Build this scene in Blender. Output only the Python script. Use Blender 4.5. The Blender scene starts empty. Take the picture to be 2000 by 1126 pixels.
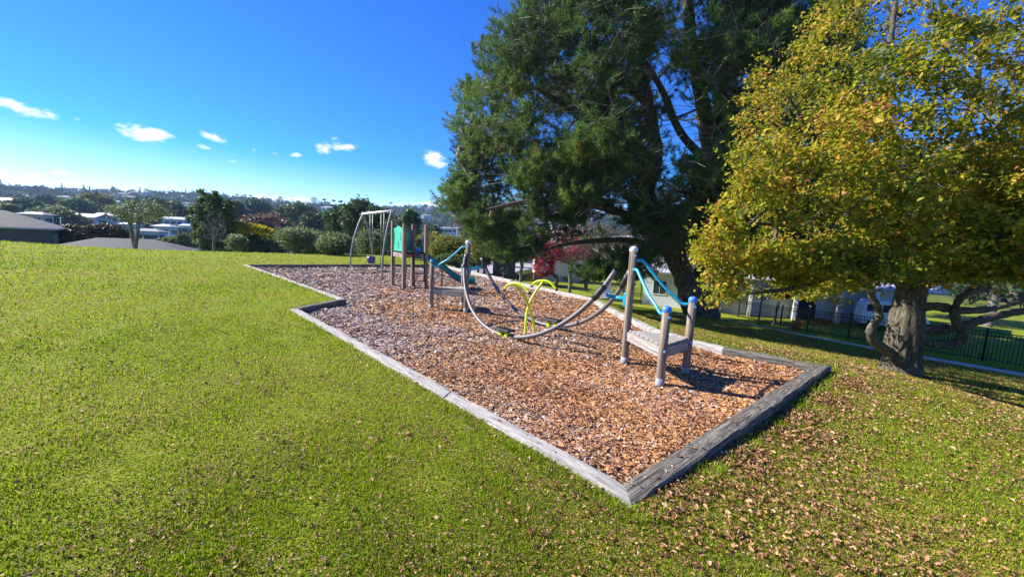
import bpy, math, random, time
import numpy as np
from mathutils import Matrix, Vector
T0=time.time()
random.seed(7); RG=np.random.default_rng(11)
S=bpy.context.scene; COL=S.collection
R_=math.radians
# ------------------------------------------------------------------ camera
F=760.; PT=R_(7.0); RO=R_(2.7); H=1.75
cu=np.array([math.cos(PT)*math.sin(RO),math.cos(PT)*math.cos(RO),math.sin(PT)])
cf=np.array([0,0,-1.]); cY=cf-cu*cf.dot(cu); cY/=np.linalg.norm(cY); cX=np.cross(cY,cu)
CR=np.array([cX,cY,cu]); EYE=np.array([0,0,H])
cd=bpy.data.cameras.new('camera'); cam=bpy.data.objects.new('camera',cd); COL.objects.link(cam)
cd.sensor_width=36; cd.lens=F/2000*36; cd.clip_start=.05; cd.clip_end=12000
m=Matrix(CR.tolist()).to_4x4(); m.translation=Vector(EYE); cam.matrix_world=m
S.camera=cam
def ray(px,py): return CR@np.array([(px-1000)/F,-(py-563)/F,-1])
def at(px,py,z=0.):
    d=ray(px,py); return EYE+d*((z-H)/d[2])
def atd(px,py,Y):
    d=ray(px,py); return EYE+d*(Y/d[1])
# ------------------------------------------------------------------ light
SUN_EL=R_(36); SUN_AZ=R_(-76)    # azimuth from +Y clockwise
sv=Vector((math.sin(SUN_AZ)*math.cos(SUN_EL),math.cos(SUN_AZ)*math.cos(SUN_EL),math.sin(SUN_EL)))
sl=bpy.data.lights.new('sun','SUN'); sl.energy=5.0; sl.angle=R_(.5); sl.color=(1,.95,.86)
so=bpy.data.objects.new('sun',sl); COL.objects.link(so); so.rotation_euler=sv.to_track_quat('Z','Y').to_euler()
W=bpy.data.worlds.new('World'); S.world=W; W.use_nodes=True
S.view_settings.view_transform='Standard'; S.view_settings.look='None'; S.view_settings.exposure=1.32; S.view_settings.gamma=1
def world():
    nt=W.node_tree; N=nt.nodes; L=nt.links; N.clear()
    def mth(op,a,b=None,c=None):
        n=N.new('ShaderNodeMath'); n.operation=op
        for i,v in enumerate((a,b,c)):
            if v is None: continue
            if isinstance(v,(int,float)): n.inputs[i].default_value=v
            else: L.new(v,n.inputs[i])
        return n.outputs[0]
    out=N.new('ShaderNodeOutputWorld'); bg=N.new('ShaderNodeBackground'); bg.inputs['Strength'].default_value=.09
    sky=N.new('ShaderNodeTexSky'); sky.sky_type='NISHITA'; sky.sun_disc=False; sky.sun_elevation=SUN_EL; sky.sun_rotation=SUN_AZ
    sky.air_density=1.0; sky.dust_density=.05; sky.ozone_density=3.5; sky.altitude=0
    hs=N.new('ShaderNodeHueSaturation'); hs.inputs['Saturation'].default_value=1.75; hs.inputs['Hue'].default_value=.525; hs.inputs['Value'].default_value=1.0; L.new(sky.outputs[0],hs.inputs['Color'])
    tc=N.new('ShaderNodeTexCoord'); sp=N.new('ShaderNodeSeparateXYZ'); L.new(tc.outputs['Generated'],sp.inputs[0])
    az=mth('ARCTAN2',sp.outputs[0],sp.outputs[1]); el=mth('ARCSINE',sp.outputs[2])
    cb=N.new('ShaderNodeCombineXYZ'); L.new(mth('MULTIPLY',az,1.),cb.inputs[0]); L.new(mth('MULTIPLY',el,2.2),cb.inputs[1])
    nz=N.new('ShaderNodeTexNoise'); nz.inputs['Scale'].default_value=38; nz.inputs['Detail'].default_value=9; nz.inputs['Roughness'].default_value=.66; nz.inputs['Distortion'].default_value=.6
    L.new(cb.outputs[0],nz.inputs['Vector'])
    tot=None
    # clouds of the day: (px,py,half width px,half height px,tilt deg,strength)
    C=[(40,212,70,13,12,1.1),(100,224,28,10,20,.8),(150,231,14,6,10,.5),(282,262,62,17,6,1.2),(420,270,36,8,14,.9),(400,286,18,6,3,.7),
       (633,289,20,12,8,1.0),(672,287,34,9,-5,.9),(655,272,12,5,0,.6),(850,312,26,18,25,1.1),(580,304,16,6,3,.8),(536,299,12,4,0,.7),(496,294,8,5,0,.6),
       (124,340,28,8,3,.85),(60,341,28,5,5,.7),(8,338,16,5,5,.8),(338,361,12,6,0,.8),(455,314,13,4,0,.6),(40,358,52,10,4,.8),(140,368,50,6,3,.6),(230,374,60,6,3,.55),(784,312,6,5,0,.5),
       (520,388,62,8,1,1.0),(590,391,40,7,2,1.),(850,399,46,6,3,1.1),(790,399,44,5,1,.8),(700,394,30,5,0,.7),(1180,420,200,8,2,.8),(1600,440,220,10,3,.8),(1900,460,150,10,3,.8),(1420,200,60,10,10,.0)]
    for (px,py,w,h,t,s) in C:
        def ae(x,y):
            d=ray(x,y); d=d/np.linalg.norm(d); return math.atan2(d[0],d[1]),math.asin(d[2])
        a0,e0=ae(px,py); a1,_=ae(px+w,py); _,e1=ae(px,py-h)
        aw=abs(a1-a0); eh=abs(e1-e0)*1.15
        # tilt measured against the local horizon
        th=R_(t-2.5)*-1
        da=mth('SUBTRACT',az,a0); de=mth('SUBTRACT',el,e0)
        c,sn=math.cos(th),math.sin(th)
        u=mth('MULTIPLY',mth('ADD',mth('MULTIPLY',da,c),mth('MULTIPLY',de,sn)),1/aw)
        v=mth('MULTIPLY',mth('SUBTRACT',mth('MULTIPLY',de,c),mth('MULTIPLY',da,sn)),1/eh)
        q=mth('ADD',mth('MULTIPLY',u,u),mth('MULTIPLY',v,v))
        b=mth('MULTIPLY',mth('MAXIMUM',mth('SUBTRACT',1.25,mth('POWER',q,.75)),0.),s)
        tot=b if tot is None else mth('MAXIMUM',tot,b)
    f=mth('ADD',tot,mth('MULTIPLY',mth('SUBTRACT',nz.outputs[0],.575),3.0))
    mr=N.new('ShaderNodeMapRange'); mr.interpolation_type='SMOOTHSTEP'; L.new(f,mr.inputs[0]); mr.inputs[1].default_value=.12; mr.inputs[2].default_value=1.2; mr.inputs[4].default_value=.93
    gate=mth('MULTIPLY',mr.outputs[0],mth('GREATER_THAN',tot,.02))
    mx=N.new('ShaderNodeMix'); mx.data_type='RGBA'; L.new(gate,mx.inputs[0]); L.new(hs.outputs[0],mx.inputs[6]); mx.inputs[7].default_value=(6.4,6.5,6.9,1)
    L.new(mx.outputs[2],bg.inputs[0]); L.new(bg.outputs[0],out.inputs[0])
world()
# ------------------------------------------------------------------ helpers: materials
def newmat(name):
    m=bpy.data.materials.new(name); m.use_nodes=True; nt=m.node_tree; return m,nt,nt.nodes,nt.links,nt.nodes['Principled BSDF']
def ramp(N,L,src,stops):
    r=N.new('ShaderNodeValToRGB'); e=r.color_ramp.elements
    while len(e)>1: e.remove(e[-1])
    for i,(p,c) in enumerate(stops):
        x=e[0] if i==0 else e.new(p)
        x.position=p; x.color=(*c,1)
    L.new(src,r.inputs[0]); return r.outputs[0]
def noise(N,L,vec,scale,detail=5,rough=.55,dist=0.):
    n=N.new('ShaderNodeTexNoise'); n.inputs['Scale'].default_value=scale; n.inputs['Detail'].default_value=detail
    n.inputs['Roughness'].default_value=rough; n.inputs['Distortion'].default_value=dist
    if vec is not None: L.new(vec,n.inputs['Vector'])
    return n.outputs[0]
def mapping(N,L,out,scale):
    mp=N.new('ShaderNodeMapping'); mp.inputs['Scale'].default_value=scale; L.new(out,mp.inputs[0]); return mp.outputs[0]
def tcoord(N,kind='Object'):
    return N.new('ShaderNodeTexCoord').outputs[kind]
def bump(N,L,B,h,strength=.4,dist=.01):
    b=N.new('ShaderNodeBump'); b.inputs['Strength'].default_value=strength; b.inputs['Distance'].default_value=dist
    L.new(h,b.inputs['Height']); L.new(b.outputs[0],B.inputs['Normal'])
def mixc(N,L,f,a,b,mode='MIX'):
    m=N.new('ShaderNodeMix'); m.data_type='RGBA'; m.blend_type=mode
    for v,i in ((f,0),(a,6),(b,7)):
        if isinstance(v,(int,float)): m.inputs[i].default_value=v
        elif isinstance(v,tuple): m.inputs[i].default_value=(*v,1)
        else: L.new(v,m.inputs[i])
    return m.outputs[2]
def mat_leaf(name,stops,trans=.35,rough=.55):
    m,nt,N,L,B=newmat(name)
    a=N.new('ShaderNodeAttribute'); a.attribute_name='var'
    c=ramp(N,L,a.outputs['Fac'],stops)
    L.new(c,B.inputs['Base Color']); B.inputs['Roughness'].default_value=rough; B.inputs['Specular IOR Level'].default_value=.16
    if trans>0:
        t=N.new('ShaderNodeBsdfTranslucent'); L.new(c,t.inputs[0]); mx=N.new('ShaderNodeMixShader'); mx.inputs[0].default_value=trans
        L.new(B.outputs[0],mx.inputs[1]); L.new(t.outputs[0],mx.inputs[2]); L.new(mx.outputs[0],N['Material Output'].inputs[0])
    return m
def mat_plain(name,c,rough=.5,metal=0.,var=.12,scale=6.,bmp=0.):
    m,nt,N,L,B=newmat(name); v=tcoord(N)
    n=noise(N,L,v,scale,6,.6)
    d=tuple(x*(1-var*1.6) for x in c); e=tuple(min(1,x*(1+var)) for x in c)
    L.new(ramp(N,L,n,[(.3,d),(.7,e)]),B.inputs['Base Color']); B.inputs['Roughness'].default_value=rough; B.inputs['Metallic'].default_value=metal
    if bmp: bump(N,L,B,noise(N,L,v,scale*12,4),bmp,.004)
    return m
def mat_wood(name,stops,along=3.2,across=55,bstr=.9,crack=(.035,.03,.025),rough=.85):
    m,nt,N,L,B=newmat(name); uv=tcoord(N,'UV')
    g=noise(N,L,mapping(N,L,uv,(along,across,1)),1.0,8,.62,1.2)
    g2=noise(N,L,mapping(N,L,uv,(along*.5,across*2.6,1)),1.0,5,.6,.8)
    big=noise(N,L,mapping(N,L,uv,(1.3,2.5,1)),1.0,3,.5)
    c=ramp(N,L,g,stops)
    ck=ramp(N,L,g2,[(.36,(1,1,1)),(.43,(0,0,0))])
    c=mixc(N,L,ck,c,crack)
    c=mixc(N,L,.7,c,ramp(N,L,big,[(.3,(.62,.6,.58)),(.65,(1,1,1))]),'MULTIPLY')
    L.new(c,B.inputs['Base Color']); B.inputs['Roughness'].default_value=rough; B.inputs['Specular IOR Level'].default_value=.2
    hh=N.new('ShaderNodeMath'); hh.operation='ADD'; L.new(g,hh.inputs[0]); L.new(g2,hh.inputs[1])
    bump(N,L,B,hh.outputs[0],bstr,.012); return m
M={}
M['timber']=mat_wood('weathered_timber',[(.34,(.05,.045,.038)),(.5,(.17,.155,.13)),(.66,(.32,.295,.255))])
M['timber_pale']=mat_wood('sun_bleached_timber',[(.28,(.26,.235,.205)),(.5,(.47,.44,.40)),(.72,(.62,.59,.54))])
M['post']=mat_wood('timber_post',[(.28,(.15,.105,.075)),(.5,(.27,.205,.155)),(.72,(.40,.33,.27))],2.,26,.4)
M['deck']=mat_wood('deck_timber',[(.28,(.20,.17,.145)),(.5,(.35,.32,.285)),(.72,(.48,.45,.41))],2.4,36,.6)
M['steel']=mat_plain('galvanised_steel',(.27,.28,.30),.5,.3,.15,9)
M['shoe']=mat_plain('pale_steel_shoe',(.27,.28,.29),.7,0,.25,14)
M['tube_grey']=mat_plain('grey_tube',(.12,.115,.12),.5,.1,.12,7)
M['rubber']=mat_plain('black_rubber',(.022,.022,.025),.55,0,.2,20,.3)
M['blue']=mat_plain('blue_paint',(.01,.35,.54),.32,0,.10,4)
M['blue_plastic']=mat_plain('blue_plastic',(.06,.22,.60),.4,0,.1,5)
M['navy']=mat_plain('navy_plastic',(.05,.055,.22),.45,0,.1,5)
M['yellow']=mat_plain('lime_yellow_paint',(.62,.70,.01),.32,0,.08,4)
M['green_panel']=mat_plain('mint_green_plastic',(.06,.46,.31),.38,0,.08,3)
M['green_slide']=mat_plain('green_slide_plastic',(.01,.20,.15),.33,0,.1,3)
M['white']=mat_plain('white_plastic',(.72,.74,.76),.4,0,.06,4)
M['black_metal']=mat_plain('black_metal',(.018,.018,.02),.4,.3,.2,6)
M['chain']=mat_plain('chain_steel',(.3,.3,.31),.45,.7,.1,30)
M['conc']=mat_plain('concrete',(.56,.53,.47),.85,0,.14,3,.4)
M['asphalt']=mat_plain('driveway_concrete',(.34,.315,.30),.9,0,.12,1.3,.3)
M['stone']=mat_plain('kerb_stone',(.33,.31,.28),.9,0,.3,6,.6)
def mat_bark(name,a,b,sc=5):
    m,nt,N,L,B=newmat(name); v=tcoord(N)
    n=noise(N,L,mapping(N,L,v,(1,1,.28)),sc*2.4,9,.68,.8); n2=noise(N,L,v,1.2,3)
    c=ramp(N,L,n,[(.3,tuple(x*.3 for x in a)),(.48,a),(.68,b)])
    c=mixc(N,L,.6,c,ramp(N,L,n2,[(.3,(.6,.62,.55)),(.7,(1,1,1))]),'MULTIPLY')
    L.new(c,B.inputs['Base Color']); B.inputs['Roughness'].default_value=.92; B.inputs['Specular IOR Level'].default_value=.15
    bump(N,L,B,n,1.0,.05); return m
M['bark_oak']=mat_bark('oak_bark',(.10,.082,.062),(.25,.215,.17),5)
M['bark_pine']=mat_bark('pine_bark',(.12,.092,.075),(.29,.24,.20),3)
M['bark_grey']=mat_bark('grey_bark',(.16,.145,.13),(.33,.31,.28),6)
M['twig']=mat_plain('twig_bark',(.24,.20,.18),.9,0,.3,3)
M['soil']=mat_plain('soil',(.05,.032,.022),1,0,.3,4,.5)
G=lambda *s:list(s)
M['grass']=mat_leaf('grass_blades',G((0,(.04,.075,.008)),(.35,(.19,.27,.010)),(.7,(.36,.47,.010)),(.88,(.38,.34,.06)),(1,(.44,.31,.15))),.45,.5)
M['leaf_dead']=mat_leaf('dead_leaves',G((0,(.06,.03,.016)),(.3,(.20,.09,.04)),(.65,(.40,.21,.095)),(1,(.54,.36,.21))),.12,.6)
M['chips']=mat_leaf('bark_chips',G((0,(.05,.03,.022)),(.22,(.28,.19,.15)),(.45,(.54,.455,.41)),(.6,(.44,.25,.13)),(.8,(.46,.20,.07)),(1,(.60,.36,.17))),0,.8)
M['oak_leaf']=mat_leaf('oak_leaves',G((0,(.05,.10,.012)),(.3,(.15,.21,.018)),(.6,(.36,.36,.022)),(.82,(.58,.47,.04)),(.93,(.62,.33,.07)),(1,(.5,.2,.06))),.52,.5)
M['pine_leaf']=mat_leaf('pine_needles',G((0,(.025,.052,.018)),(.45,(.085,.16,.036)),(.8,(.19,.29,.052)),(.95,(.27,.34,.07)),(1,(.36,.15,.05))),.42,.45)
M['leaf_dark']=mat_leaf('dark_leaves',G((0,(.02,.045,.018)),(.5,(.06,.105,.03)),(1,(.14,.20,.06))),.25)
M['leaf_mid']=mat_leaf('mid_green_leaves',G((0,(.03,.06,.018)),(.5,(.09,.15,.035)),(1,(.20,.27,.08))),.3)
M['leaf_pale']=mat_leaf('grey_green_leaves',G((0,(.06,.09,.035)),(.5,(.18,.23,.09)),(1,(.36,.42,.2))),.3,.6)
M['leaf_olive']=mat_leaf('olive_leaves',G((0,(.05,.065,.014)),(.5,(.17,.19,.03)),(1,(.38,.36,.06))),.3)
M['leaf_brown']=mat_leaf('brown_leaves',G((0,(.03,.028,.018)),(.5,(.075,.058,.033)),(1,(.15,.12,.055))),.2)
M['leaf_russet']=mat_leaf('russet_leaves',G((0,(.07,.04,.035)),(.5,(.19,.10,.075)),(1,(.32,.20,.12))),.25)
M['leaf_red']=mat_leaf('crimson_leaves',G((0,(.14,.012,.03)),(.5,(.40,.03,.07)),(1,(.62,.16,.18))),.35)
M['leaf_pink']=mat_leaf('pink_leaves',G((0,(.20,.06,.07)),(.5,(.42,.18,.19)),(1,(.55,.36,.34))),.35)
M['leaf_yellow']=mat_leaf('yellow_flowers',G((0,(.10,.16,.02)),(.3,(.35,.32,.02)),(1,(.85,.58,.01))),.3)
M['leaf_orange']=mat_leaf('orange_flowers',G((0,(.35,.08,.02)),(1,(.75,.22,.06))),.3)
def mat_lawn():
    m,nt,N,L,B=newmat('lawn'); v=tcoord(N)
    a=noise(N,L,v,.35,4,.6); b=noise(N,L,v,6,6,.7); c3=noise(N,L,v,60,4,.7)
    c=ramp(N,L,a,[(.3,(.16,.21,.012)),(.5,(.23,.27,.018)),(.7,(.27,.265,.035))])
    c=mixc(N,L,.55,c,ramp(N,L,b,[(.32,(.45,.5,.4)),(.5,(1,1,1)),(.7,(1.2,1.1,1))]),'MULTIPLY')
    c=mixc(N,L,.7,c,ramp(N,L,c3,[(.34,(.3,.33,.25)),(.55,(1,1,1)),(.75,(1.3,1.25,1.1))]),'MULTIPLY')
    ln=N.new('ShaderNodeVectorMath'); ln.operation='LENGTH'; L.new(v,ln.inputs[0]); mr=N.new('ShaderNodeMapRange'); L.new(ln.outputs['Value'],mr.inputs[0]); mr.inputs[1].default_value=70; mr.inputs[2].default_value=160
    c=mixc(N,L,mr.outputs[0],c,ramp(N,L,noise(N,L,v,.03,6,.6),[(.35,(.022,.04,.018)),(.6,(.05,.07,.03)),(.72,(.11,.12,.05))]))
    L.new(c,B.inputs['Base Color']); B.inputs['Roughness'].default_value=.9; B.inputs['Specular IOR Level'].default_value=.1
    t=N.new('ShaderNodeMath'); t.operation='ADD'; L.new(b,t.inputs[0]); L.new(c3,t.inputs[1]); bump(N,L,B,t.outputs[0],.6,.03); return m
M['lawn']=mat_lawn()
def mat_chipbase():
    m,nt,N,L,B=newmat('play_surface'); v=tcoord(N)
    a=noise(N,L,v,.7,5,.65); b=noise(N,L,v,38,5,.75,.5)
    c=ramp(N,L,b,[(.3,(.12,.07,.05)),(.45,(.28,.16,.10)),(.6,(.38,.23,.14)),(.75,(.5,.37,.30))])
    c=mixc(N,L,.8,c,ramp(N,L,a,[(.35,(.75,.72,.78)),(.6,(1.1,.9,.7))]),'MULTIPLY')
    L.new(c,B.inputs['Base Color']); B.inputs['Roughness'].default_value=.95; bump(N,L,B,b,.9,.03); return m
M['chipbase']=mat_chipbase()
def mat_roof(name,c,sx=6.,rib=.5,rough=.8,metal=0.,kind='Object',axis=0):
    m,nt,N,L,B=newmat(name); v=tcoord(N,'UV')
    w=N.new('ShaderNodeTexWave'); w.wave_type='BANDS'; w.bands_direction='X' if axis==0 else 'Y'; w.inputs['Scale'].default_value=sx; w.inputs['Distortion'].default_value=0
    L.new(v,w.inputs[0]); n=noise(N,L,v,3,6,.65)
    col=ramp(N,L,n,[(.3,tuple(x*.75 for x in c)),(.7,tuple(min(1,x*1.15) for x in c))])
    col=mixc(N,L,rib,col,ramp(N,L,w.outputs[0],[(0,(.4,.4,.42)),(.35,(1,1,1))]),'MULTIPLY')
    L.new(col,B.inputs['Base Color']); B.inputs['Roughness'].default_value=rough; B.inputs['Metallic'].default_value=metal
    bump(N,L,B,w.outputs[0],.5,.03); return m
M['roof_slate']=mat_roof('dark_roof_tiles',(.045,.05,.056),1.1,.35,axis=1)
M['roof_rib']=mat_roof('pale_ribbed_metal_roof',(.52,.50,.58),1.1,.8,.5,.1)
M['roof_white']=mat_plain('pale_roof',(.40,.41,.44),.5,0,.08,1)
M['roof_grey']=mat_plain('grey_roof',(.20,.20,.22),.7,0,.1,1)
M['roof_red']=mat_plain('red_brown_roof',(.24,.12,.09),.8,0,.1,1)
M['wall_white']=mat_plain('white_wall',(.66,.67,.68),.8,0,.06,.8)
M['wall_cream']=mat_plain('cream_wall',(.52,.46,.38),.8,0,.06,.8)
M['far_wall_white']=mat_plain('weathered_white_wall',(.42,.44,.46),.8,0,.1,.3)  # darker copies of the wall colours, for the far houses
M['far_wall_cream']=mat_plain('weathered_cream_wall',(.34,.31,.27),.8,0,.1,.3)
M['wall_blue']=mat_plain('pale_blue_grey_wall',(.56,.60,.68),.75,0,.05,.5)
M['wall_dark']=mat_plain('dark_green_brick',(.075,.095,.08),.85,0,.15,4)
M['wall_black']=mat_plain('dark_cladding',(.03,.03,.034),.7,0,.1,2)
M['glass']=mat_plain('window_glass',(.03,.045,.06),.12,0,.1,1)
M['gutter']=mat_plain('gutter',(.5,.5,.5),.5,0,.05,1)
M['fencewood']=mat_plain('brown_paling',(.10,.075,.06),.9,0,.2,3)
M['paint_white']=mat_plain('car_paint',(.78,.79,.80),.22,0,.02,1)
# ------------------------------------------------------------------ helpers: objects
def tag(o,label=None,cat=None,group=None,kind=None):
    if label: o['label']=label
    if cat: o['category']=cat
    if group: o['group']=group
    if kind: o['kind']=kind
    return o
def empty(name,loc,label=None,cat=None,group=None):
    o=bpy.data.objects.new(name,None); o.empty_display_size=.1; COL.objects.link(o); o.location=tuple(loc); return tag(o,label,cat,group)
def link(name,me,mat,parent=None):
    o=bpy.data.objects.new(name,me); COL.objects.link(o)
    if mat is not None: me.materials.append(mat)
    if parent is not None: o.parent=parent
    return o
def npmesh(name,V,Fc,mat,parent=None,var=None,smooth=False,uv=None,local=False):
    """V (n,3); Fc (m,k) int array or list of such arrays"""
    if not isinstance(Fc,list): Fc=[Fc]
    V=np.asarray(V,float)
    if parent is not None and not local: V=V-np.array(parent.location)
    me=bpy.data.meshes.new(name); me.vertices.add(len(V)); me.vertices.foreach_set('co',V.astype(np.float32).ravel())
    li=np.concatenate([f.ravel() for f in Fc]).astype(np.int32)
    tot=np.concatenate([np.full(len(f),f.shape[1],np.int32) for f in Fc])
    st=np.concatenate([[0],np.cumsum(tot)[:-1]]).astype(np.int32)
    me.loops.add(len(li)); me.loops.foreach_set('vertex_index',li)
    me.polygons.add(len(tot)); me.polygons.foreach_set('loop_start',st); me.polygons.foreach_set('loop_total',tot)
    if smooth: me.polygons.foreach_set('use_smooth',np.ones(len(tot),bool))
    if uv is not None:
        u=me.uv_layers.new(name='UVMap'); u.data.foreach_set('uv',np.asarray(uv,np.float32)[li].ravel())
    me.update(calc_edges=True)
    if var is not None:
        a=me.attributes.new('var','FLOAT','POINT'); a.data.foreach_set('value',np.clip(var,0,1).astype(np.float32))
    return link(name,me,mat,parent)
class MB:
    def __init__(s): s.v=[]; s.f=[]; s.uv=[]; s.sm=[]
    def face(s,idx,uv,smooth=False): s.f.append(tuple(idx)); s.uv+=list(uv); s.sm.append(smooth)
    def hexa(s,P,L=None):
        """8 points: 4 bottom (ccw), 4 top"""
        b=len(s.v); s.v+=[tuple(p) for p in P]; P=[np.array(p,float) for p in P]
        ln=np.linalg.norm
        for q in ((3,2,1,0),(4,5,6,7),(0,1,5,4),(1,2,6,5),(2,3,7,6),(3,0,4,7)):
            a=ln(P[q[1]]-P[q[0]]); c=ln(P[q[2]]-P[q[1]]); o=random.random()*7
            if a>=c: uv=[(o,o),(o+a,o),(o+a,o+c),(o,o+c)]
            else: uv=[(o,o),(o,o+a),(o+c,o+a),(o+c,o)]
            s.face([b+i for i in q],uv)
    def box(s,c,size,rz=0.,M3=None):
        x,y,z=[k/2 for k in size]
        if M3 is None:
            ca,sa=math.cos(rz),math.sin(rz); M3=np.array([[ca,-sa,0],[sa,ca,0],[0,0,1]])
        P=[np.array(c)+M3@np.array(p) for p in ((-x,-y,-z),(x,-y,-z),(x,y,-z),(-x,y,-z),(-x,-y,z),(x,-y,z),(x,y,z),(-x,y,z))]
        s.hexa(P)
    def bar(s,a,b,w,h,up=(0,0,1)):
        a=np.array(a,float); b=np.array(b,float); d=b-a; L=np.linalg.norm(d); d/=L
        u=np.array(up,float)
        if abs(u@d)>.95: u=np.array([1.,0,0])
        n=np.cross(d,u); n/=np.linalg.norm(n); u=np.cross(n,d)
        s.box((a+b)/2,(L,w,h),M3=np.array([d,-n,u]).T)
    def tube(s,path,r,n=10,cap=True):
        P=np.array(path,float); k=len(P); rr=[r]*k if np.isscalar(r) else list(r)
        T=np.gradient(P,axis=0); T/=np.linalg.norm(T,axis=1)[:,None]
        ref=np.array([0,0,1.]) if abs(T[0][2])<.9 else np.array([1.,0,0])
        b=len(s.v); nn=np.cross(T[0],ref); nn/=np.linalg.norm(nn); Ls=0
        for i in range(k):
            nn=nn-T[i]*(nn@T[i]); nn/=np.linalg.norm(nn); bb=np.cross(T[i],nn)
            for j in range(n):
                a=2*math.pi*j/n; s.v.append(tuple(P[i]+rr[i]*(math.cos(a)*nn+math.sin(a)*bb)))
        for i in range(k-1):
            l=np.linalg.norm(P[i+1]-P[i])
            for j in range(n):
                j2=(j+1)%n; c=2*math.pi*rr[i]/n
                s.face((b+i*n+j,b+i*n+j2,b+(i+1)*n+j2,b+(i+1)*n+j),[(Ls,j*c),(Ls,(j+1)*c),(Ls+l,(j+1)*c),(Ls+l,j*c)],True)
            Ls+=l
        if cap:
            s.face([b+j for j in range(n)][::-1],[(0,0)]*n); s.face([b+(k-1)*n+j for j in range(n)],[(0,0)]*n)
    def ball(s,c,r,n=10,sz=1.):
        s.lathe(c,[(0.001,-r*sz)]+[(r*math.sin(a),-r*sz*math.cos(a)) for a in np.linspace(.3,math.pi-.3,6)]+[(.001,r*sz)],n)
    def lathe(s,c,prof,n=14):
        b=len(s.v)
        for (r,z) in prof:
            for j in range(n):
                a=2*math.pi*j/n; s.v.append((c[0]+r*math.cos(a),c[1]+r*math.sin(a),c[2]+z))
        for i in range(len(prof)-1):
            for j in range(n):
                j2=(j+1)%n; s.face((b+i*n+j,b+i*n+j2,b+(i+1)*n+j2,b+(i+1)*n+j),[(prof[i][1],j*.05),(prof[i][1],j*.05+.05),(prof[i+1][1],j*.05+.05),(prof[i+1][1],j*.05)],True)
    def prism(s,poly,off):
        """poly list of 3d points, extruded by off vector"""
        b=len(s.v); n=len(poly); off=np.array(off)
        s.v+=[tuple(p) for p in poly]+[tuple(np.array(p)+off) for p in poly]
        s.face(range(b,b+n),[(p[0]*.8+p[1]*.6,p[2]+p[1]*.3) for p in poly]); s.face(list(range(b+n,b+2*n))[::-1],[(p[0],p[2]) for p in poly][::-1])
        for i in range(n):
            j=(i+1)%n; s.face((b+i,b+n+i,b+n+j,b+j),[(0,0),(0,.05),(.3,.05),(.3,0)])
    def build(s,name,mat,parent=None,bev=0.,local=False):
        V=np.array(s.v,float)
        if parent is not None and not local: V=V-np.array(parent.location)
        me=bpy.data.meshes.new(name); me.from_pydata(V.tolist(),[],s.f)
        u=me.uv_layers.new(name='UVMap'); u.data.foreach_set('uv',np.array(s.uv,np.float32).ravel())
        me.polygons.foreach_set('use_smooth',s.sm); me.update()
        o=link(name,me,mat,parent)
        if bev:
            b=o.modifiers.new('bevel','BEVEL'); b.width=bev; b.segments=2; b.limit_method='ANGLE'
        return o
def spline(P,n=8):
    P=[np.array(p,float) for p in P]; Q=[2*P[0]-P[1]]+P+[2*P[-1]-P[-2]]; out=[]
    for i in range(1,len(Q)-2):
        a,b,c,d=Q[i-1:i+3]
        for t in np.linspace(0,1,n,endpoint=False):
            out.append(.5*((2*b)+(-a+c)*t+(2*a-5*b+4*c-d)*t*t+(-a+3*b-3*c+d)*t**3))
    out.append(P[-1]); return np.array(out)
def vnoise(P,sc,seed=0):
    """cheap smooth noise in [-1,1] from summed sines"""
    r=np.random.default_rng(seed); out=0
    P=np.asarray(P,float)
    for k in range(7):
        d=r.normal(size=P.shape[-1]); d/=np.linalg.norm(d); f=sc*r.uniform(.6,2.2); out=out+np.sin(P@d*f*6.283+r.uniform(0,6.28))
    return out/3.2
# ------------------------------------------------------------------ terrain
BZ=.15
PC=[(1226,962),(573,602),(668,583),(478,516),(858,516),(1000,547),(1158,580),(1206,606),(1280,639),(1354,661),(1415,675),(1553,700),(1608,711)]
POLY=np.array([at(x,y,BZ)[:2] for x,y in PC])
def offs(P,d):
    n=len(P); out=[]
    area=.5*sum(P[i][0]*P[(i+1)%n][1]-P[(i+1)%n][0]*P[i][1] for i in range(n)); sg=1 if area>0 else -1
    for i in range(n):
        a=P[i]-P[i-1]; b=P[(i+1)%n]-P[i]; a=a/np.linalg.norm(a); b=b/np.linalg.norm(b)
        na=np.array([a[1],-a[0]])*sg; nb=np.array([b[1],-b[0]])*sg; m=na+nb; m/=np.linalg.norm(m)
        out.append(P[i]+m*d/max(.35,m@na))
    return np.array(out)
def inpoly(P,poly):
    x=P[...,0]; y=P[...,1]; ins=np.zeros(x.shape,bool); n=len(poly)
    for i in range(n):
        x1,y1=poly[i]; x2,y2=poly[(i+1)%n]
        if y1==y2: continue
        c=((y1>y)!=(y2>y))&(x<(x2-x1)*(y-y1)/(y2-y1)+x1); ins^=c
    return ins
def distpoly(P,poly,closed=True):
    d=np.full(P.shape[:-1],1e9); n=len(poly)
    for i in range(n if closed else n-1):
        a=poly[i]; b=poly[(i+1)%n]; ab=b-a; t=np.clip(((P-a)@ab)/(ab@ab),0,1)
        d=np.minimum(d,np.linalg.norm(P-(a+t[...,None]*ab),axis=-1))
    return d
CP=[]
for i in range(5):
    a=POLY[i]; b=POLY[i+1]
    if i==4: break
    for t in np.linspace(0,1,5)[:-1]: q=a+(b-a)*t; CP.append((q[0],q[1],.12))
CP.append((*POLY[4],.10))
for i in range(5,len(POLY)): CP.append((*POLY[i],.06 if i<8 else .03))
q=(POLY[0]+POLY[-1])/2; CP.append((q[0]+.3,q[1]-.3,-.0))
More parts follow.
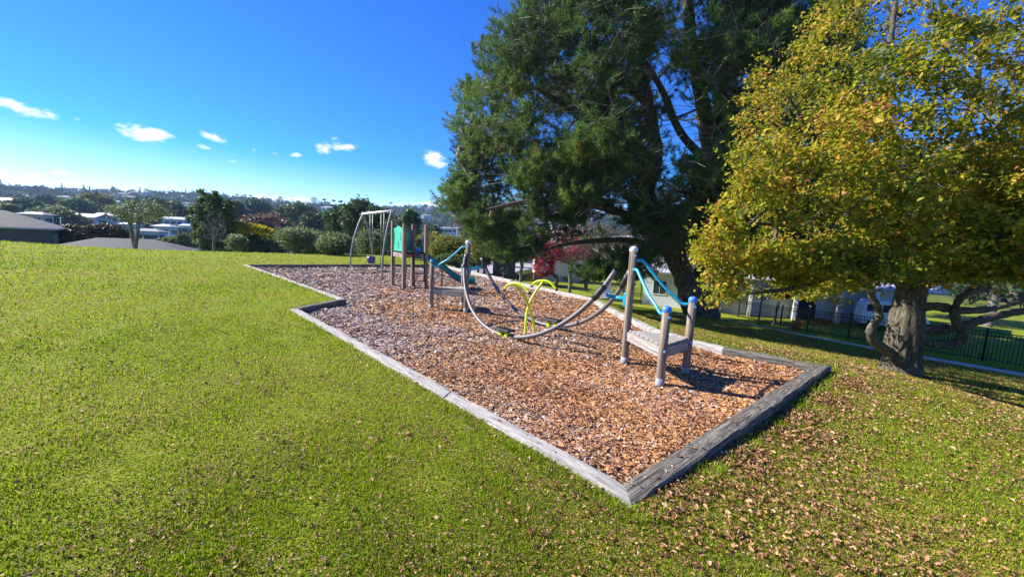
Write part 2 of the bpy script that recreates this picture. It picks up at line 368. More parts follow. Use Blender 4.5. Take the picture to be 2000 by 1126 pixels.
CP+=[(0,0,.12),(0,-4,.15),(-5,-3,.3),(-3,2,.2),(-5,5,.25),(-10,4,.45),(-10,9,.38),(-16,12,.45),(-18,6,.7),(-29,21,.42),(-22,22,.22),(-20,25.5,.0),(-26,27,-.6),(-33,26,-.6),
     (-40,31,-2.4),(-30,33,-2.6),(-20,34,-2.2),(-10,31,-.25),(-4,28,-.4),(-10,38,-2.4),(0,33,-2.2),(-14,28,-.05),
     (2.2,1.2,-.05),(4,0,-.2),(7,2.5,-.45),(7,-2,-.7),(8.8,8.9,-1.0),(6.6,6.4,-.22),(12,8,-1.5),(12,3,-1.3),(4.4,10.8,-.45),(3.6,16,-.9),(0,20,-.7),(-2,24,-.6),
     (21.1,17.2,-2.65),(17.3,26.6,-3.2),(10.5,32,-3.3),(8,41,-3.6),(0,50,-3.4),(11.5,25,-2.45),(22,12,-2.6),(24,5,-2.5),(30,20,-2.9),(26,30,-3.3),(16,38,-3.7),(12,48,-3.9),(25,45,-3.9),(-15,50,-3.8),(-40,50,-4),(-50,20,.5),(-45,8,1.2),(40,10,-3),(40,35,-3.6),(10,-6,-1.),(0,60,-3.6),(25,60,-4)]
CP=np.array(CP)
def tps():
    n=len(CP); X=CP[:,:2]; r=np.linalg.norm(X[:,None]-X[None],axis=-1)
    K=np.where(r>0,r*r*np.log(r+1e-12),0)+np.eye(n)*.3
    P=np.c_[np.ones(n),X]; A=np.block([[K,P],[P.T,np.zeros((3,3))]])
    return np.linalg.solve(A,np.r_[CP[:,2],0,0,0])
TW=tps()
FR=[0,60,150,230,320,420,600,800,950,1100,1600,3000]; FZ=[-4,-5.5,-6.5,-4,-1,7,26,52,68,70,50,30]
def hgt(P):
    P=np.asarray(P,float); sh=P.shape[:-1]; Q=P.reshape(-1,2); n=len(CP)
    r2=np.linalg.norm(Q,axis=1)
    out=np.empty(len(Q))
    for s in range(0,len(Q),40000):
        q=Q[s:s+40000]; d=np.linalg.norm(q[:,None]-CP[None,:,:2],axis=-1)
        out[s:s+40000]=(d*d*np.log(d+1e-12))@TW[:n]+TW[n]+q@TW[n+1:]
    out=np.clip(out,-9,3)
    far=np.interp(r2,FR,FZ)
    brg=np.arctan2(Q[:,0],Q[:,1])
    amp=np.clip((r2-250)/500,0,1)
    far=np.where(far>0,far*np.interp(brg,[-.95,-.65,-.3,0,.6],[.60,.78,.95,1,1]),far)+amp*(2*np.sin(brg*7+1)+2.5*np.sin(brg*13+r2*.004)+3*vnoise(Q,.004,3))
    t=np.clip((r2-48)/25,0,1); t=t*t*(3-2*t)
    return (out*(1-t)+far*t).reshape(sh)
def hz(x,y): return float(hgt(np.array([[x,y]]))[0])
def ground(px,py,lo=2.,hi=1600.):
    d=ray(px,py); d=d/math.hypot(d[0],d[1]); t=np.geomspace(lo,hi,1500); P=EYE+t[:,None]*d
    below=P[:,2]<hgt(P[:,:2]); i=int(np.argmax(below)) if below.any() else len(t)-1
    return P[i]
def graded(a,b,step,lo,hi,g=1.09):
    v=list(np.arange(a,b+1e-6,step)); s=step
    while v[-1]<hi: s*=g; v.append(v[-1]+s)
    s=step; u=[]; x=a
    while x>lo: s*=g; x-=s; u.append(x)
    return np.array(u[::-1]+v)
def grid(xs,ys):
    nx,ny=len(xs),len(ys); X,Y=np.meshgrid(xs,ys); i=np.arange(nx*ny).reshape(ny,nx)
    return X,Y,np.stack([i[:-1,:-1],i[:-1,1:],i[1:,1:],i[1:,:-1]],-1).reshape(-1,4)
xs=graded(-14,8,.1,-3000,3000); ys=graded(.5,25,.1,-300,3500)
X,Y,Fq=grid(xs,ys); XY=np.stack([X,Y],-1); Z=hgt(XY.reshape(-1,2)).reshape(X.shape)
cen=XY.reshape(-1,2)[Fq].mean(1); keep=~inpoly(cen,POLY)
V=np.c_[XY.reshape(-1,2),Z.ravel()]
o=npmesh('ground',V,Fq[keep],M['lawn'],smooth=True); tag(o,kind='structure')
# playground surface
PI_=offs(POLY,-.02)
def chipz(P):
    P=np.asarray(P,float); d0=np.linalg.norm(P-POLY[0],axis=-1)
    return -.0+.085*np.exp(-(d0/1.7)**2)+.016*vnoise(P,.35,9)+.010*vnoise(P,1.3,10)
xs=np.arange(POLY[:,0].min()-.1,POLY[:,0].max()+.1,.09); ys=np.arange(POLY[:,1].min()-.1,POLY[:,1].max()+.1,.09)
X,Y,Fq=grid(xs,ys); P2=np.stack([X,Y],-1).reshape(-1,2); cen=P2[Fq].mean(1); kp=inpoly(cen,offs(POLY,.0))
o=npmesh('play_surface',np.c_[P2,chipz(P2)+.004*RG.normal(size=len(P2))],Fq[kp],M['chipbase'],smooth=True); tag(o,kind='structure')
print('terrain',time.time()-T0)
#@@BORDER
def border():
    root=empty('playground_edging',(POLY[0][0],POLY[0][1],0),'grey weathered timber edging framing the bark play area','timber edging')
    wi=offs(POLY,-.085); wo=offs(POLY,.085); n=len(POLY)
    for i in range(n):
        j=(i+1)%n; L=np.linalg.norm(POLY[j]-POLY[i])
        stone=6<=i<=10
        seg=.32 if stone and i<8 else 2.3
        k=max(1,round(L/seg)); zc=BZ-(.03 if 5<=i<=11 else 0)
        if i==12: k=3; cuts=[0,.10,.30,1]
        elif i==0: cuts=[0,.27,.52,.76,1]; k=4
        else: cuts=np.linspace(0,1,k+1)
        mb=None
        for a in range(k):
            t0,t1=cuts[a],cuts[a+1]; g=.004/L if a<k-1 else 0
            ll=(t1-t0)*L; ns=max(2,int(ll/.12)); top=zc+random.uniform(-.008,.008) ; 
            B=MB(); b=0; prof=[(0,-.3),(0,-.012),(.07,0),(.35,.003),(.65,.003),(.93,0),(1,-.012),(1,-.3)]
            uo=random.random()*9; sdv=random.randint(0,999)
            yaw=random.uniform(-.006,.006)
            for s_ in range(ns+1):
                t=t0+(t1-g-t0)*s_/ns
                pi=wi[i]+(wi[j]-wi[i])*t; po=wo[i]+(wo[j]-wo[i])*t
                endf=.008 if s_ in (0,ns) else 0
                for kk,(w,z) in enumerate(prof):
                    nzv=.005*math.sin(t*L*7+kk*2+sdv)+.004*math.sin(t*L*23+kk*5+sdv)
                    q=pi+(po-pi)*(w+nzv*1.2+yaw)
                    B.v.append((q[0],q[1],top+z+(nzv*.6-endf*(0<kk<7))))
            cum=[0,.28,.30,.35,.4,.45,.47,.75]
            for s_ in range(ns):
                for kk in range(7):
                    l0=uo+ll*s_/ns; l1=uo+ll*(s_+1)/ns
                    B.face((s_*8+kk,(s_+1)*8+kk,(s_+1)*8+kk+1,s_*8+kk+1),[(l0,cum[kk]),(l1,cum[kk]),(l1,cum[kk+1]),(l0,cum[kk+1])],False)
            B.face(list(range(8)),[(p[0]*.2,p[1]) for p in prof]); B.face([ns*8+q for q in range(8)][::-1],[(p[0]*.2,p[1]) for p in prof][::-1])
            nm='kerb_block' if stone and i<8 else 'timber'
            o=B.build(nm,M['stone'] if nm=='kerb_block' else (M['timber'] if i in (1,3,12,11,10) else M['timber_pale']),root)
            if i==12 and a==2: o['label']='long dark grey timber with curving grain and cracks'
            if i==0 and a==0: o['label']='pale sun bleached timber at the near corner'
border()
# mulch, grass, leaves ------------------------------------------------
def rotm(yaw,pitch,roll):
    cy,sy,cp,sp,cr,sr=np.cos(yaw),np.sin(yaw),np.cos(pitch),np.sin(pitch),np.cos(roll),np.sin(roll)
    return np.stack([np.stack([cy*cp,cy*sp*sr-sy*cr,cy*sp*cr+sy*sr],-1),np.stack([sy*cp,sy*sp*sr+cy*cr,sy*sp*cr-cy*sr],-1),np.stack([-sp,cp*sr,cp*cr],-1)],-2)
def scatter(shape,faces,pos,rm,sc):
    k=len(shape); n=len(pos)
    if sc.ndim==1: sc=sc[:,None].repeat(3,1)
    V=np.einsum('nij,nkj->nki',rm,shape[None]*sc[:,None,:])+pos[:,None]
    Fs=[ (f[None]+(np.arange(n)*k)[:,None,None]).reshape(-1,f.shape[1]) for f in faces]
    return V.reshape(-1,3),Fs
def polar(n,d0,d1,p=2.,a0=-1.15,a1=1.15):
    """random points, density ~ 1/d^p"""
    u=RG.random(n)
    if abs(p-2)<1e-6: d=d0*(d1/d0)**u
    else: e=2-p; d=(d0**e+u*(d1**e-d0**e))**(1/e)
    a=RG.uniform(a0,a1,n); return np.c_[np.sin(a)*d,np.cos(a)*d],d
QS=1.0
def chips():
    P,d=polar(int(850000*QS),2.2,30,1.9,-.8,.72)
    k=inpoly(P,offs(POLY,-.09)); P=P[k]; d=d[k]; n=len(P)
    s=(.0056+.0010*d)*np.clip(RG.lognormal(0,.42,n),.4,2.8)
    sc=np.c_[s*RG.uniform(.9,2.2,n),s*RG.uniform(.35,.8,n),s*.5]
    rm=rotm(RG.uniform(0,6.28,n),RG.normal(0,.25,n),RG.normal(0,.35,n))
    shp=np.array([[-1,-1,0],[1,-.8,.4],[.9,1,0],[-.9,.9,.5]]) ; f=[np.array([[0,1,2],[0,2,3]])]
    V,Fs=scatter(shp,f,np.c_[P,chipz(P)+.006+RG.random(n)*.012],rm,sc)
    # grey weathered chips far left, rust-brown litter to the right and near
    lit=np.clip(.62+.09*P[:,0]-.03*(P[:,1]-8)+.30*vnoise(P,.16,21)+.22*vnoise(P,.6,22)+.06-.45*np.exp(-distpoly(P,POLY[:2],False)/.9),0,1)
    isl=RG.random(n)<lit
    var=np.where(isl,RG.normal(.76,.14,n),RG.normal(.38,.13,n)); var=np.where(RG.random(n)<.07,RG.uniform(0,.2,n),var)
    o=npmesh('bark_chips',V,Fs,M['chips'],var=np.repeat(var,4)); tag(o,'rust brown and grey bark chips covering the play area','bark chips',kind='stuff')
chips()
STRIP=[(1250,601.5),(1320,609),(1380,617),(1440,629),(1560,653),(1680,676),(1800,698),(1880,712),(2000,733),(2100,752)]
STR=np.array([ground(x,y)[:2] for x,y in STRIP])
DRV=np.array([ground(x,y)[:2] for x,y in ((880,524),(905,513),(960,508),(1040,508),(1110,513),(1080,522),(1010,531),(1004,539),(960,537),(905,532))])
def lawnmask(P):
    return ~inpoly(P,offs(POLY,.088))&(distpoly(P,STR,False)>.22)&~inpoly(P,DRV)
def grass():
    def blades(P,d,hs,var,name,label):
        n=len(P); L=(.016+.0019*d)*RG.uniform(.6,1.5,n)*hs; w=(.0028+.0008*d)*RG.uniform(.7,1.3,n)
        yaw=RG.uniform(0,6.28,n); lean=np.abs(RG.normal(.55,.4,n)); dx,dy=np.cos(yaw),np.sin(yaw)
        z=hgt(P)-.004; b=np.c_[P,z]
        ld=yaw+RG.normal(0,.8,n)+1.57; side=np.c_[dx,dy,np.zeros(n)]*w[:,None]/2; ln=np.c_[np.cos(ld),np.sin(ld),np.zeros(n)]
        m=b+ln*(L*.35*np.sin(lean))[:,None]+np.c_[np.zeros((n,2)),L*.6*np.cos(lean*.6)]; t=b+ln*(L*np.sin(lean))[:,None]+np.c_[np.zeros((n,2)),L*np.cos(lean)]
        V=np.stack([b-side,b+side,m+side*.8,m-side*.8,t],1).reshape(-1,3)
        i=np.arange(n)[:,None]*5
        o=npmesh(name,V,[i+np.array([[0,1,2,3]]),i+np.array([[3,2,4]])],M['grass'],var=np.repeat(var,5)); tag(o,label,'grass',kind='stuff')
    P,d=polar(int(1850000*QS),.7,34,1.9,-1.5,1.5)
    k=lawnmask(P)&(d<1.5+RG.random(len(P))*40); P=P[k]; d=d[k]; n=len(P)
    patch=vnoise(P,.22,31); fine=vnoise(P,1.1,32); dry=vnoise(P,.10,33)
    hs=np.clip(1+.12*patch+.25*fine,.75,1.6)
    var=.58+.08*patch+.12*dry+RG.normal(0,.22,n); dryp=np.clip(.12+.06*dry+.05*patch+.10*vnoise(P,.7,36)+.07*vnoise(P,2.3,37)+.04*(P[:,0]>1.5),0,.5)
    var=np.where(RG.random(n)<dryp,RG.uniform(.86,1,n),var)
    # turf turns deeper green towards the right
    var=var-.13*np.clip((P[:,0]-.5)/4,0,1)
    db=distpoly(P,POLY); hs=np.where(db<.24,hs*RG.uniform(1.2,2.4,n),hs)
    k=RG.random(n)<np.clip(1.1+.3*fine,.75,1)
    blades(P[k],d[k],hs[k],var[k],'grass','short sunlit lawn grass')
grass()
OAKL=np.array([[0,0,0],[.22,.16,.02],[.34,.10,.03],[.55,.30,.05],[.72,.18,.03],[.86,.22,.03],[1.1,0,-.02],[.22,-.16,.02],[.34,-.10,.03],[.55,-.30,.05],[.72,-.18,.03],[.86,-.22,.03]])-np.array([.5,0,0])
OAKF=[np.array([[0,6,5,4,3,2,1]]),np.array([[0,7,8,9,10,11,6]])]
LQ=np.array([[-.5,-.5,0],[.5,-.4,.08],[.55,.5,0],[-.45,.5,.1]]); LQF=[np.array([[0,1,2,3]])]
def fallen():
    P,d=polar(220000,1.0,26,1.55,-1.45,1.45)
    k=lawnmask(P); P=P[k]; d=d[k]; n=len(P)
    ox,oy=8.8,9.
    B0=POLY[0]; B1=POLY[-1]
    db=distpoly(P,np.array([B0,B1]),False)
    right=np.clip((P[:,0]-.15*P[:,1]+.2)/2.5,0,1)
    cl=np.clip(.5+.9*vnoise(P,.45,41)+.6*vnoise(P,1.5,42),0,1.6)
    pr=.012+.06*np.exp(-distpoly(P,POLY[:2],False)/1.5)+right*(.10+.20*cl)+.75*np.exp(-db/.45)*(P[:,0]>.9)+.7*np.exp(-(np.hypot(P[:,0]-ox+1,P[:,1]-oy)/3.0)**2)
    pr=pr*np.clip(.3+cl,0,1.1)
    k=RG.random(n)<pr; P=P[k]; d=d[k]; n=len(P)
    sc=(.020+.0014*d)*RG.uniform(.45,1.5,n); rm=rotm(RG.uniform(0,6.28,n),RG.normal(0,.35,n),RG.normal(0,.5,n))
    s3=np.c_[sc,sc*RG.uniform(.9,1.7,n),sc*RG.uniform(2,9,n)]
    V,Fs=scatter(OAKL,OAKF,np.c_[P,hgt(P)+.018+RG.random(n)*.015],rm,s3)
    o=npmesh('fallen_leaves',V,Fs,M['leaf_dead'],var=np.repeat(np.clip(RG.normal(.58,.26,n),0,1),12)); tag(o,'dry brown oak leaves scattered over the lawn','fallen leaves',kind='stuff')
    P,d=polar(480000,.9,24,1.75,-1.45,1.45); k=lawnmask(P); P=P[k]; d=d[k]
    pr=np.clip(.33+.18*vnoise(P,.35,44)+.2*vnoise(P,1.2,45)+.10*(P[:,0]+1)-.03*np.maximum(0,P[:,1]-3),.08,.95); k=RG.random(len(P))<pr; P=P[k]; d=d[k]; n=len(P)
    sc=(.0022+.00055*d)*RG.uniform(.5,1.8,n); rm=rotm(RG.uniform(0,6.28,n),RG.normal(0,.5,n),RG.normal(0,.6,n))
    V,Fs=scatter(LQ,LQF,np.c_[P,hgt(P)+.008+RG.random(n)*.012+.0006*d],rm,np.c_[sc*2.2,sc*1.5,sc*2])
    o=npmesh('leaf_fragments',V,Fs,M['leaf_dead'],var=np.repeat(np.clip(RG.normal(.38,.28,n),0,1),4)); tag(o,'crumbled brown leaf fragments worked into the lawn','leaf fragments',kind='stuff')
    # drift of leaves blown against the outside of the near right timber and into the inner corner
    a=offs(POLY,.10)[0]; b=offs(POLY,.10)[-1]; t=RG.random(5200)**.8; u=(b-a)/np.linalg.norm(b-a); nn=np.array([u[1],-u[0]]); P=a+(b-a)*t[:,None]+nn*np.abs(RG.normal(0,.30,5200))[:,None]
    k=RG.random(len(P))<np.clip(.55+.5*vnoise(P,.9,47),.1,1); P=P[k]; n=len(P); sc=RG.uniform(.014,.045,n)
    V,Fs=scatter(OAKL,OAKF,np.c_[P,hgt(P)+.012+RG.random(n)*.02],rotm(RG.uniform(0,6.28,n),RG.normal(0,.4,n),RG.normal(0,.5,n)),np.c_[sc,sc*RG.uniform(.9,1.6,n),sc*RG.uniform(2,8,n)])
    o=npmesh('leaf_drift',V,Fs,M['leaf_dead'],var=np.repeat(np.clip(RG.normal(.5,.25,n),0,1),12)); tag(o,'brown leaves drifted along the outside of the dark timber','leaf drift',kind='stuff')
    P,d=polar(90000,2.3,20,1.8,-.6,.8); k=inpoly(P,offs(POLY,-.1)); P=P[k]; d=d[k]; n=len(P)
    pr=np.clip(.35+.09*P[:,0]-.045*(P[:,1]-5)+.35*vnoise(P,.3,51),.02,.9); k=RG.random(n)<pr; P=P[k]; d=d[k]; n=len(P)
    sc=(.024+.0014*d)*RG.uniform(.5,1.5,n); rm=rotm(RG.uniform(0,6.28,n),RG.normal(0,.45,n),RG.normal(0,.6,n)); s3=np.c_[sc,sc*RG.uniform(.8,1.3,n),sc*RG.uniform(1,5,n)]
    V,Fs=scatter(OAKL,OAKF,np.c_[P,chipz(P)+.025+RG.random(n)*.012],rm,s3)
    o=npmesh('leaf_litter',V,Fs,M['leaf_dead'],var=np.repeat(np.clip(RG.normal(.55,.2,n),0,1),12)); tag(o,'curled dry leaves lying among the bark chips','leaf litter',kind='stuff')
fallen()
def on_timber():
    P=[]
    for i in (0,12,12,12,2,11):
        a=POLY[i]; b=POLY[(i+1)%len(POLY)]
        for k in range(16): P.append(a+(b-a)*random.random()+RG.normal(0,.03,2))
    P=np.array(P); n=len(P); sc=RG.uniform(.015,.045,n); V,Fs=scatter(OAKL,OAKF,np.c_[P,np.full(n,BZ+.008)],rotm(RG.uniform(0,6.28,n),RG.normal(0,.25,n),RG.normal(0,.3,n)),np.c_[sc,sc,sc*3])
    o=npmesh('leaf_litter',V,Fs,M['leaf_dead'],var=np.repeat(RG.random(n),12)); tag(o,'a few dry leaves caught on the timber edging','leaf litter',kind='stuff')
on_timber()
print('ground cover',time.time()-T0)
# ------------------------------------------------------------------ play equipment
def post(mb,base,h,r,lean=(0,0),n=14,taper=.97):
    b=np.array(base,float); mb.tube([b+np.array([0,0,-.15]),b,b+np.array([lean[0]*.5,lean[1]*.5,h*.5]),b+np.array([lean[0],lean[1],h])],[r,r,r*.99,r*taper],n)
def triangle_deck(name,label,P,tall,railc):
    P=[np.array([p[0],p[1],0.]) for p in P]; c=sum(P)/3; root=empty(name,(c[0],c[1],0),label,'climbing platform')
    hts=tall; r=.054
    for i,p in enumerate(P):
        mb=MB(); post(mb,p,hts[i]-.03,r); po=mb.build('post',M['post'],root)
        mb=MB(); mb.lathe((p[0],p[1],hts[i]-.03),[(r*1.04,-.035),(r*1.07,-.02),(r*1.07,.004),(r*.85,.028),(r*.4,.04),(.001,.042)],16)
        mb.build('post_cap',M['white'] if i==0 else M['blue_plastic'],root)
        mb=MB(); mb.tube([p+[0,0,-.05],p+[0,0,.12]],r*1.03,16)
        mb.build('steel_shoe',M['shoe'],root)
        for a,z in ((-1.5,.47),(-1.2,hts[i]-.13)):
            mb=MB(); mb.ball(p+np.array([math.cos(a)*r,math.sin(a)*r,z]),.020,8)
            mb.build('bolt_cap',M['blue_plastic'],root)
    zt=.50
    for i in range(3):
        a,b=P[i],P[(i+1)%3]; d=(b-a)/np.linalg.norm(b-a); mb=MB(); mb.bar(a+d*.05+[0,0,zt-.06],b-d*.05+[0,0,zt-.06],.045,.13); mb.build('deck_beam',M['deck'],root,bev=.005)
    # boards run from side 0-1 towards the far post
    a,b,c3=P[0],P[1],P[2]; nB=8
    e=(b-a); L=np.linalg.norm(e); e/=L; nrm=np.array([-e[1],e[0],0]); 
    if nrm@(c3-a)<0: nrm=-nrm
    hh=nrm@(c3-a); xc=e@(c3-a)
    for k in range(nB):
        x0=L*k/nB+.009; x1=L*(k+1)/nB-.009
        def yy(x): return hh*min(x/xc,(L-x)/(L-xc))
        pts=[(x0,.0),(x1,.0),(x1,max(.01,yy(x1)-.0)),(x0,max(.01,yy(x0)-.0))]
        if x0<xc<x1: pts=[(x0,0),(x1,0),(x1,yy(x1)),(xc,hh),(x0,yy(x0))]
        mb=MB(); mb.prism([a+e*x+nrm*y+[0,0,zt+.007] for x,y in pts],(0,0,.03)); 
        o=mb.build('deck_board',M['deck'],root)
    for (i,j,z0,z1,col,bow) in railc:
        a=P[i]; b=P[j]; d=(b-a); L=np.linalg.norm(d); d/=L
        pth=spline([a+d*.05+[0,0,z0],a+d*.14+[0,0,z0-.005],a+d*L*.30+[0,0,z0-.12],a+d*L*.55+[0,0,z0*.5+z1*.5-.07],a+d*L*.74+[0,0,z1+.07],a+d*(L-.14)+[0,0,z1+.0],b-d*.05+[0,0,z1-.005]],7)
        mb=MB(); mb.tube(pth,.021,12); mb.build('handrail',M['blue'],root)
    return root
Q=[at(1219,711)[:2],at(1288,755)[:2],at(1338,732)[:2]]
triangle_deck('climbing_platform','triangular grey wooden platform with two blue handrails nearest the camera',Q,[1.74,1.03,1.10],[(0,1,1.42,.93,0,0),(0,2,1.55,1.0,0,0)])
P_=[at(909.6,611)[:2],at(842,603)[:2],at(903,599)[:2]]
triangle_deck('climbing_platform','triangular grey wooden platform with one blue handrail beside the green slide',P_,[1.70,1.20,1.10],[(0,1,1.55,1.06,0,0)])
# balance link -------------------------------------------------------
def link_gear():
    E1=np.array([P_[0][0]-.02,P_[0][1]-.12,1.40]); E2=atd(1202,528,Q[0][1]+.22)
    G1=atd(941,503,P_[0][1]+.15); G2=atd(1230,528,Q[0][1]+.75)
    root=empty('balance_rails',(.35,7.2,0),'pair of curved grey balance rails slung between the two wooden platforms','balance rails')
    def arc(A,B,low):
        # circle through A,B and low
        A,B,C=map(np.array,(A,B,low)); ab=B-A; ac=C-A; n=np.cross(ab,ac); 
        cc=A+(np.cross(n,ab)*(ac@ac)+np.cross(ac,n)*(ab@ab))/(2*n@n); r=np.linalg.norm(A-cc)
        u=(A-cc)/r; w=np.cross(n/np.linalg.norm(n),u)
        tb=math.atan2((B-cc)@w,(B-cc)@u); tcc=math.atan2((C-cc)@w,(C-cc)@u)
        if tb<0: tb+=2*math.pi
        if tcc<0: tcc+=2*math.pi
        if tcc>tb: tb-=2*math.pi
        return [cc+r*(math.cos(t)*u+math.sin(t)*w) for t in np.linspace(0,tb,60)]
    for (A,B,lowpx,padpx,near) in ((E1,E2,(1042,655),(985,650),True),(G1,G2,(1112,635),(1082,634),False)):
        low=at(*lowpx,.17); path=np.array(arc(A,B,low))
        mb=MB(); mb.tube(path,.038,14); mb.build('curved_rail',M['tube_grey'],root)
        # light steel wear strip along the inside of the curve
        # black clamps near both ends
        for s in ((path[1:5],path[-7:-3]) if near else (path[0:4],path[-5:-1])):
            mb=MB(); mb.tube(s,.050,14); mb.build('rubber_sleeve',M['rubber'],root)
        # pad: nearest point in pixel space
        best=min(range(len(path)),key=lambda i:abs((lambda c:1000+F*c[0]/-c[2])(CR.T@(path[i]-EYE))-padpx[0]))
        c=path[best]; T=path[best+1]-path[best-1]; T[2]*=.5; T/=np.linalg.norm(T); sd=np.cross(T,[0,0,1]); sd/=np.linalg.norm(sd); up=np.cross(sd,T)
        M3=np.array([T,sd,up]).T
        mb=MB(); mb.box(c+up*.118,(.40,.19,.045),M3=M3); pd=mb.build('step_pad',M['rubber'],root,bev=.014)
        mb=MB()
        for k in range(7): mb.box(c+up*.141+T*(k-3)*.05,(.018,.16,.006),M3=M3)
        g=mb.build('grip_ridges',M['rubber'],pd,local=False); g.data.transform(Matrix.Translation(-Vector(root.location))) if False else None
        for v in g.data.vertices: v.co-=Vector(root.location)
        for s in (-1,1):
            mb=MB(); q=c+T*s*.085; mb.box(q+up*.03,(.075,.10,.14),M3=M3); mb.build('yellow_bracket',M['yellow'],root,bev=.014)
        if near:
            mb=MB(); mb.prism([c+T*.0-up*.04+sd*.0,c+T*.16-up*.04,c+T*.13-up*.08,c+T*.05-up*.13,c+T*.02-up*.12],sd*.012); mb.build('stop_plate',M['steel'],root)
    # white gusset plates and blue arms joining the rails to the tall posts
    def arm(pst,end,z,side,zclamp):
        p=np.array([pst[0],pst[1],z]); mb=MB(); mb.tube([p,np.array(end)],.03,12); mb.build('blue_arm',M['blue'],root)
        dv=(np.array(end)-p)[:2]; dv=dv/np.linalg.norm(dv); mb=MB(); mb.box(p+np.array([*dv*.066,0]),(.05,.07,.20),math.atan2(dv[1],dv[0])); mb.build('post_clamp',M['blue'],root,bev=.01)
    ga=atd(1186,577,Q[0][1]+.30); 
    arm(Q[0],ga,atd(1220,585,Q[0][1])[2],1,0)
    pl=[atd(1194,538,Q[0][1]+.26),atd(1192,566,Q[0][1]+.3),atd(1191,580,Q[0][1]+.3),atd(1184,582,Q[0][1]+.32),atd(1170,583,Q[0][1]+.36),atd(1176,570,Q[0][1]+.34)]
    mb=MB(); mb.prism(pl,(.012,.012,0)); o=mb.build('gusset_plate',M['white'],root)
    mb=MB(); mb.ball(atd(1186,575,Q[0][1]+.27),.024,10); mb.build('bolt_cap',M['blue_plastic'],root)
    ge=atd(945,519,P_[0][1]+.3); arm(P_[0],ge,atd(917,528,P_[0][1])[2],1,0)
    pl=[atd(910,502,P_[0][1]-.1),atd(909,518,P_[0][1]-.12),atd(911,536,P_[0][1]-.12),atd(906,528,P_[0][1]-.1),atd(900,526,P_[0][1]-.08),atd(902,518,P_[0][1]-.08)]
    mb=MB(); mb.prism(pl,(.012,.012,0)); mb.build('gusset_plate',M['white'],root)
    # yellow crossing handles
    c=at(1036,655); root2=empty('handlebar_stand',c,'pair of crossing lime yellow handlebars standing between the balance rails','handlebars')
    ch=np.array([.647,-.763,0]); la=np.array([.763,.647,0])
    for s,topx,pts,bar in ((1,1,[(1026,655),(1027,630),(1030,606),(1040,580),(1061,549)],[(1039,558),(1046,550.5),(1061,547.5),(1075,552),(1087,565)]),
                       (-1,-1,[(1045,654),(1042,630),(1036,608),(1026,582),(1006,556)],[(985,565),(991,557),(1005,553.5),(1021,559),(1034,572)])):
        n=len(pts); path=[]
        for k,(x,y) in enumerate(pts): path.append(atd(x,y,c[1]+s*.33*(k/(n-1))**1.3))
        path[0][2]=-.1
        mb=MB(); mb.tube(spline(path,7),.024,12); mb.build('upright',M['yellow'],root2)
        bp=[]
        yt=c[1]+s*.33
        for k,(x,y) in enumerate(bar): bp.append(atd(x,y,yt-.17*(k-2)/2))
        sp=spline(bp,7); mb=MB(); mb.tube(sp,.022,12); hb=mb.build('handlebar',M['yellow'],root2)
        for e,k in ((sp[0],1),(sp[-1],-1)):
            mb=MB(); mb.ball(e,.032,10); mb.build('grip_end',M['rubber'],root2)
link_gear()
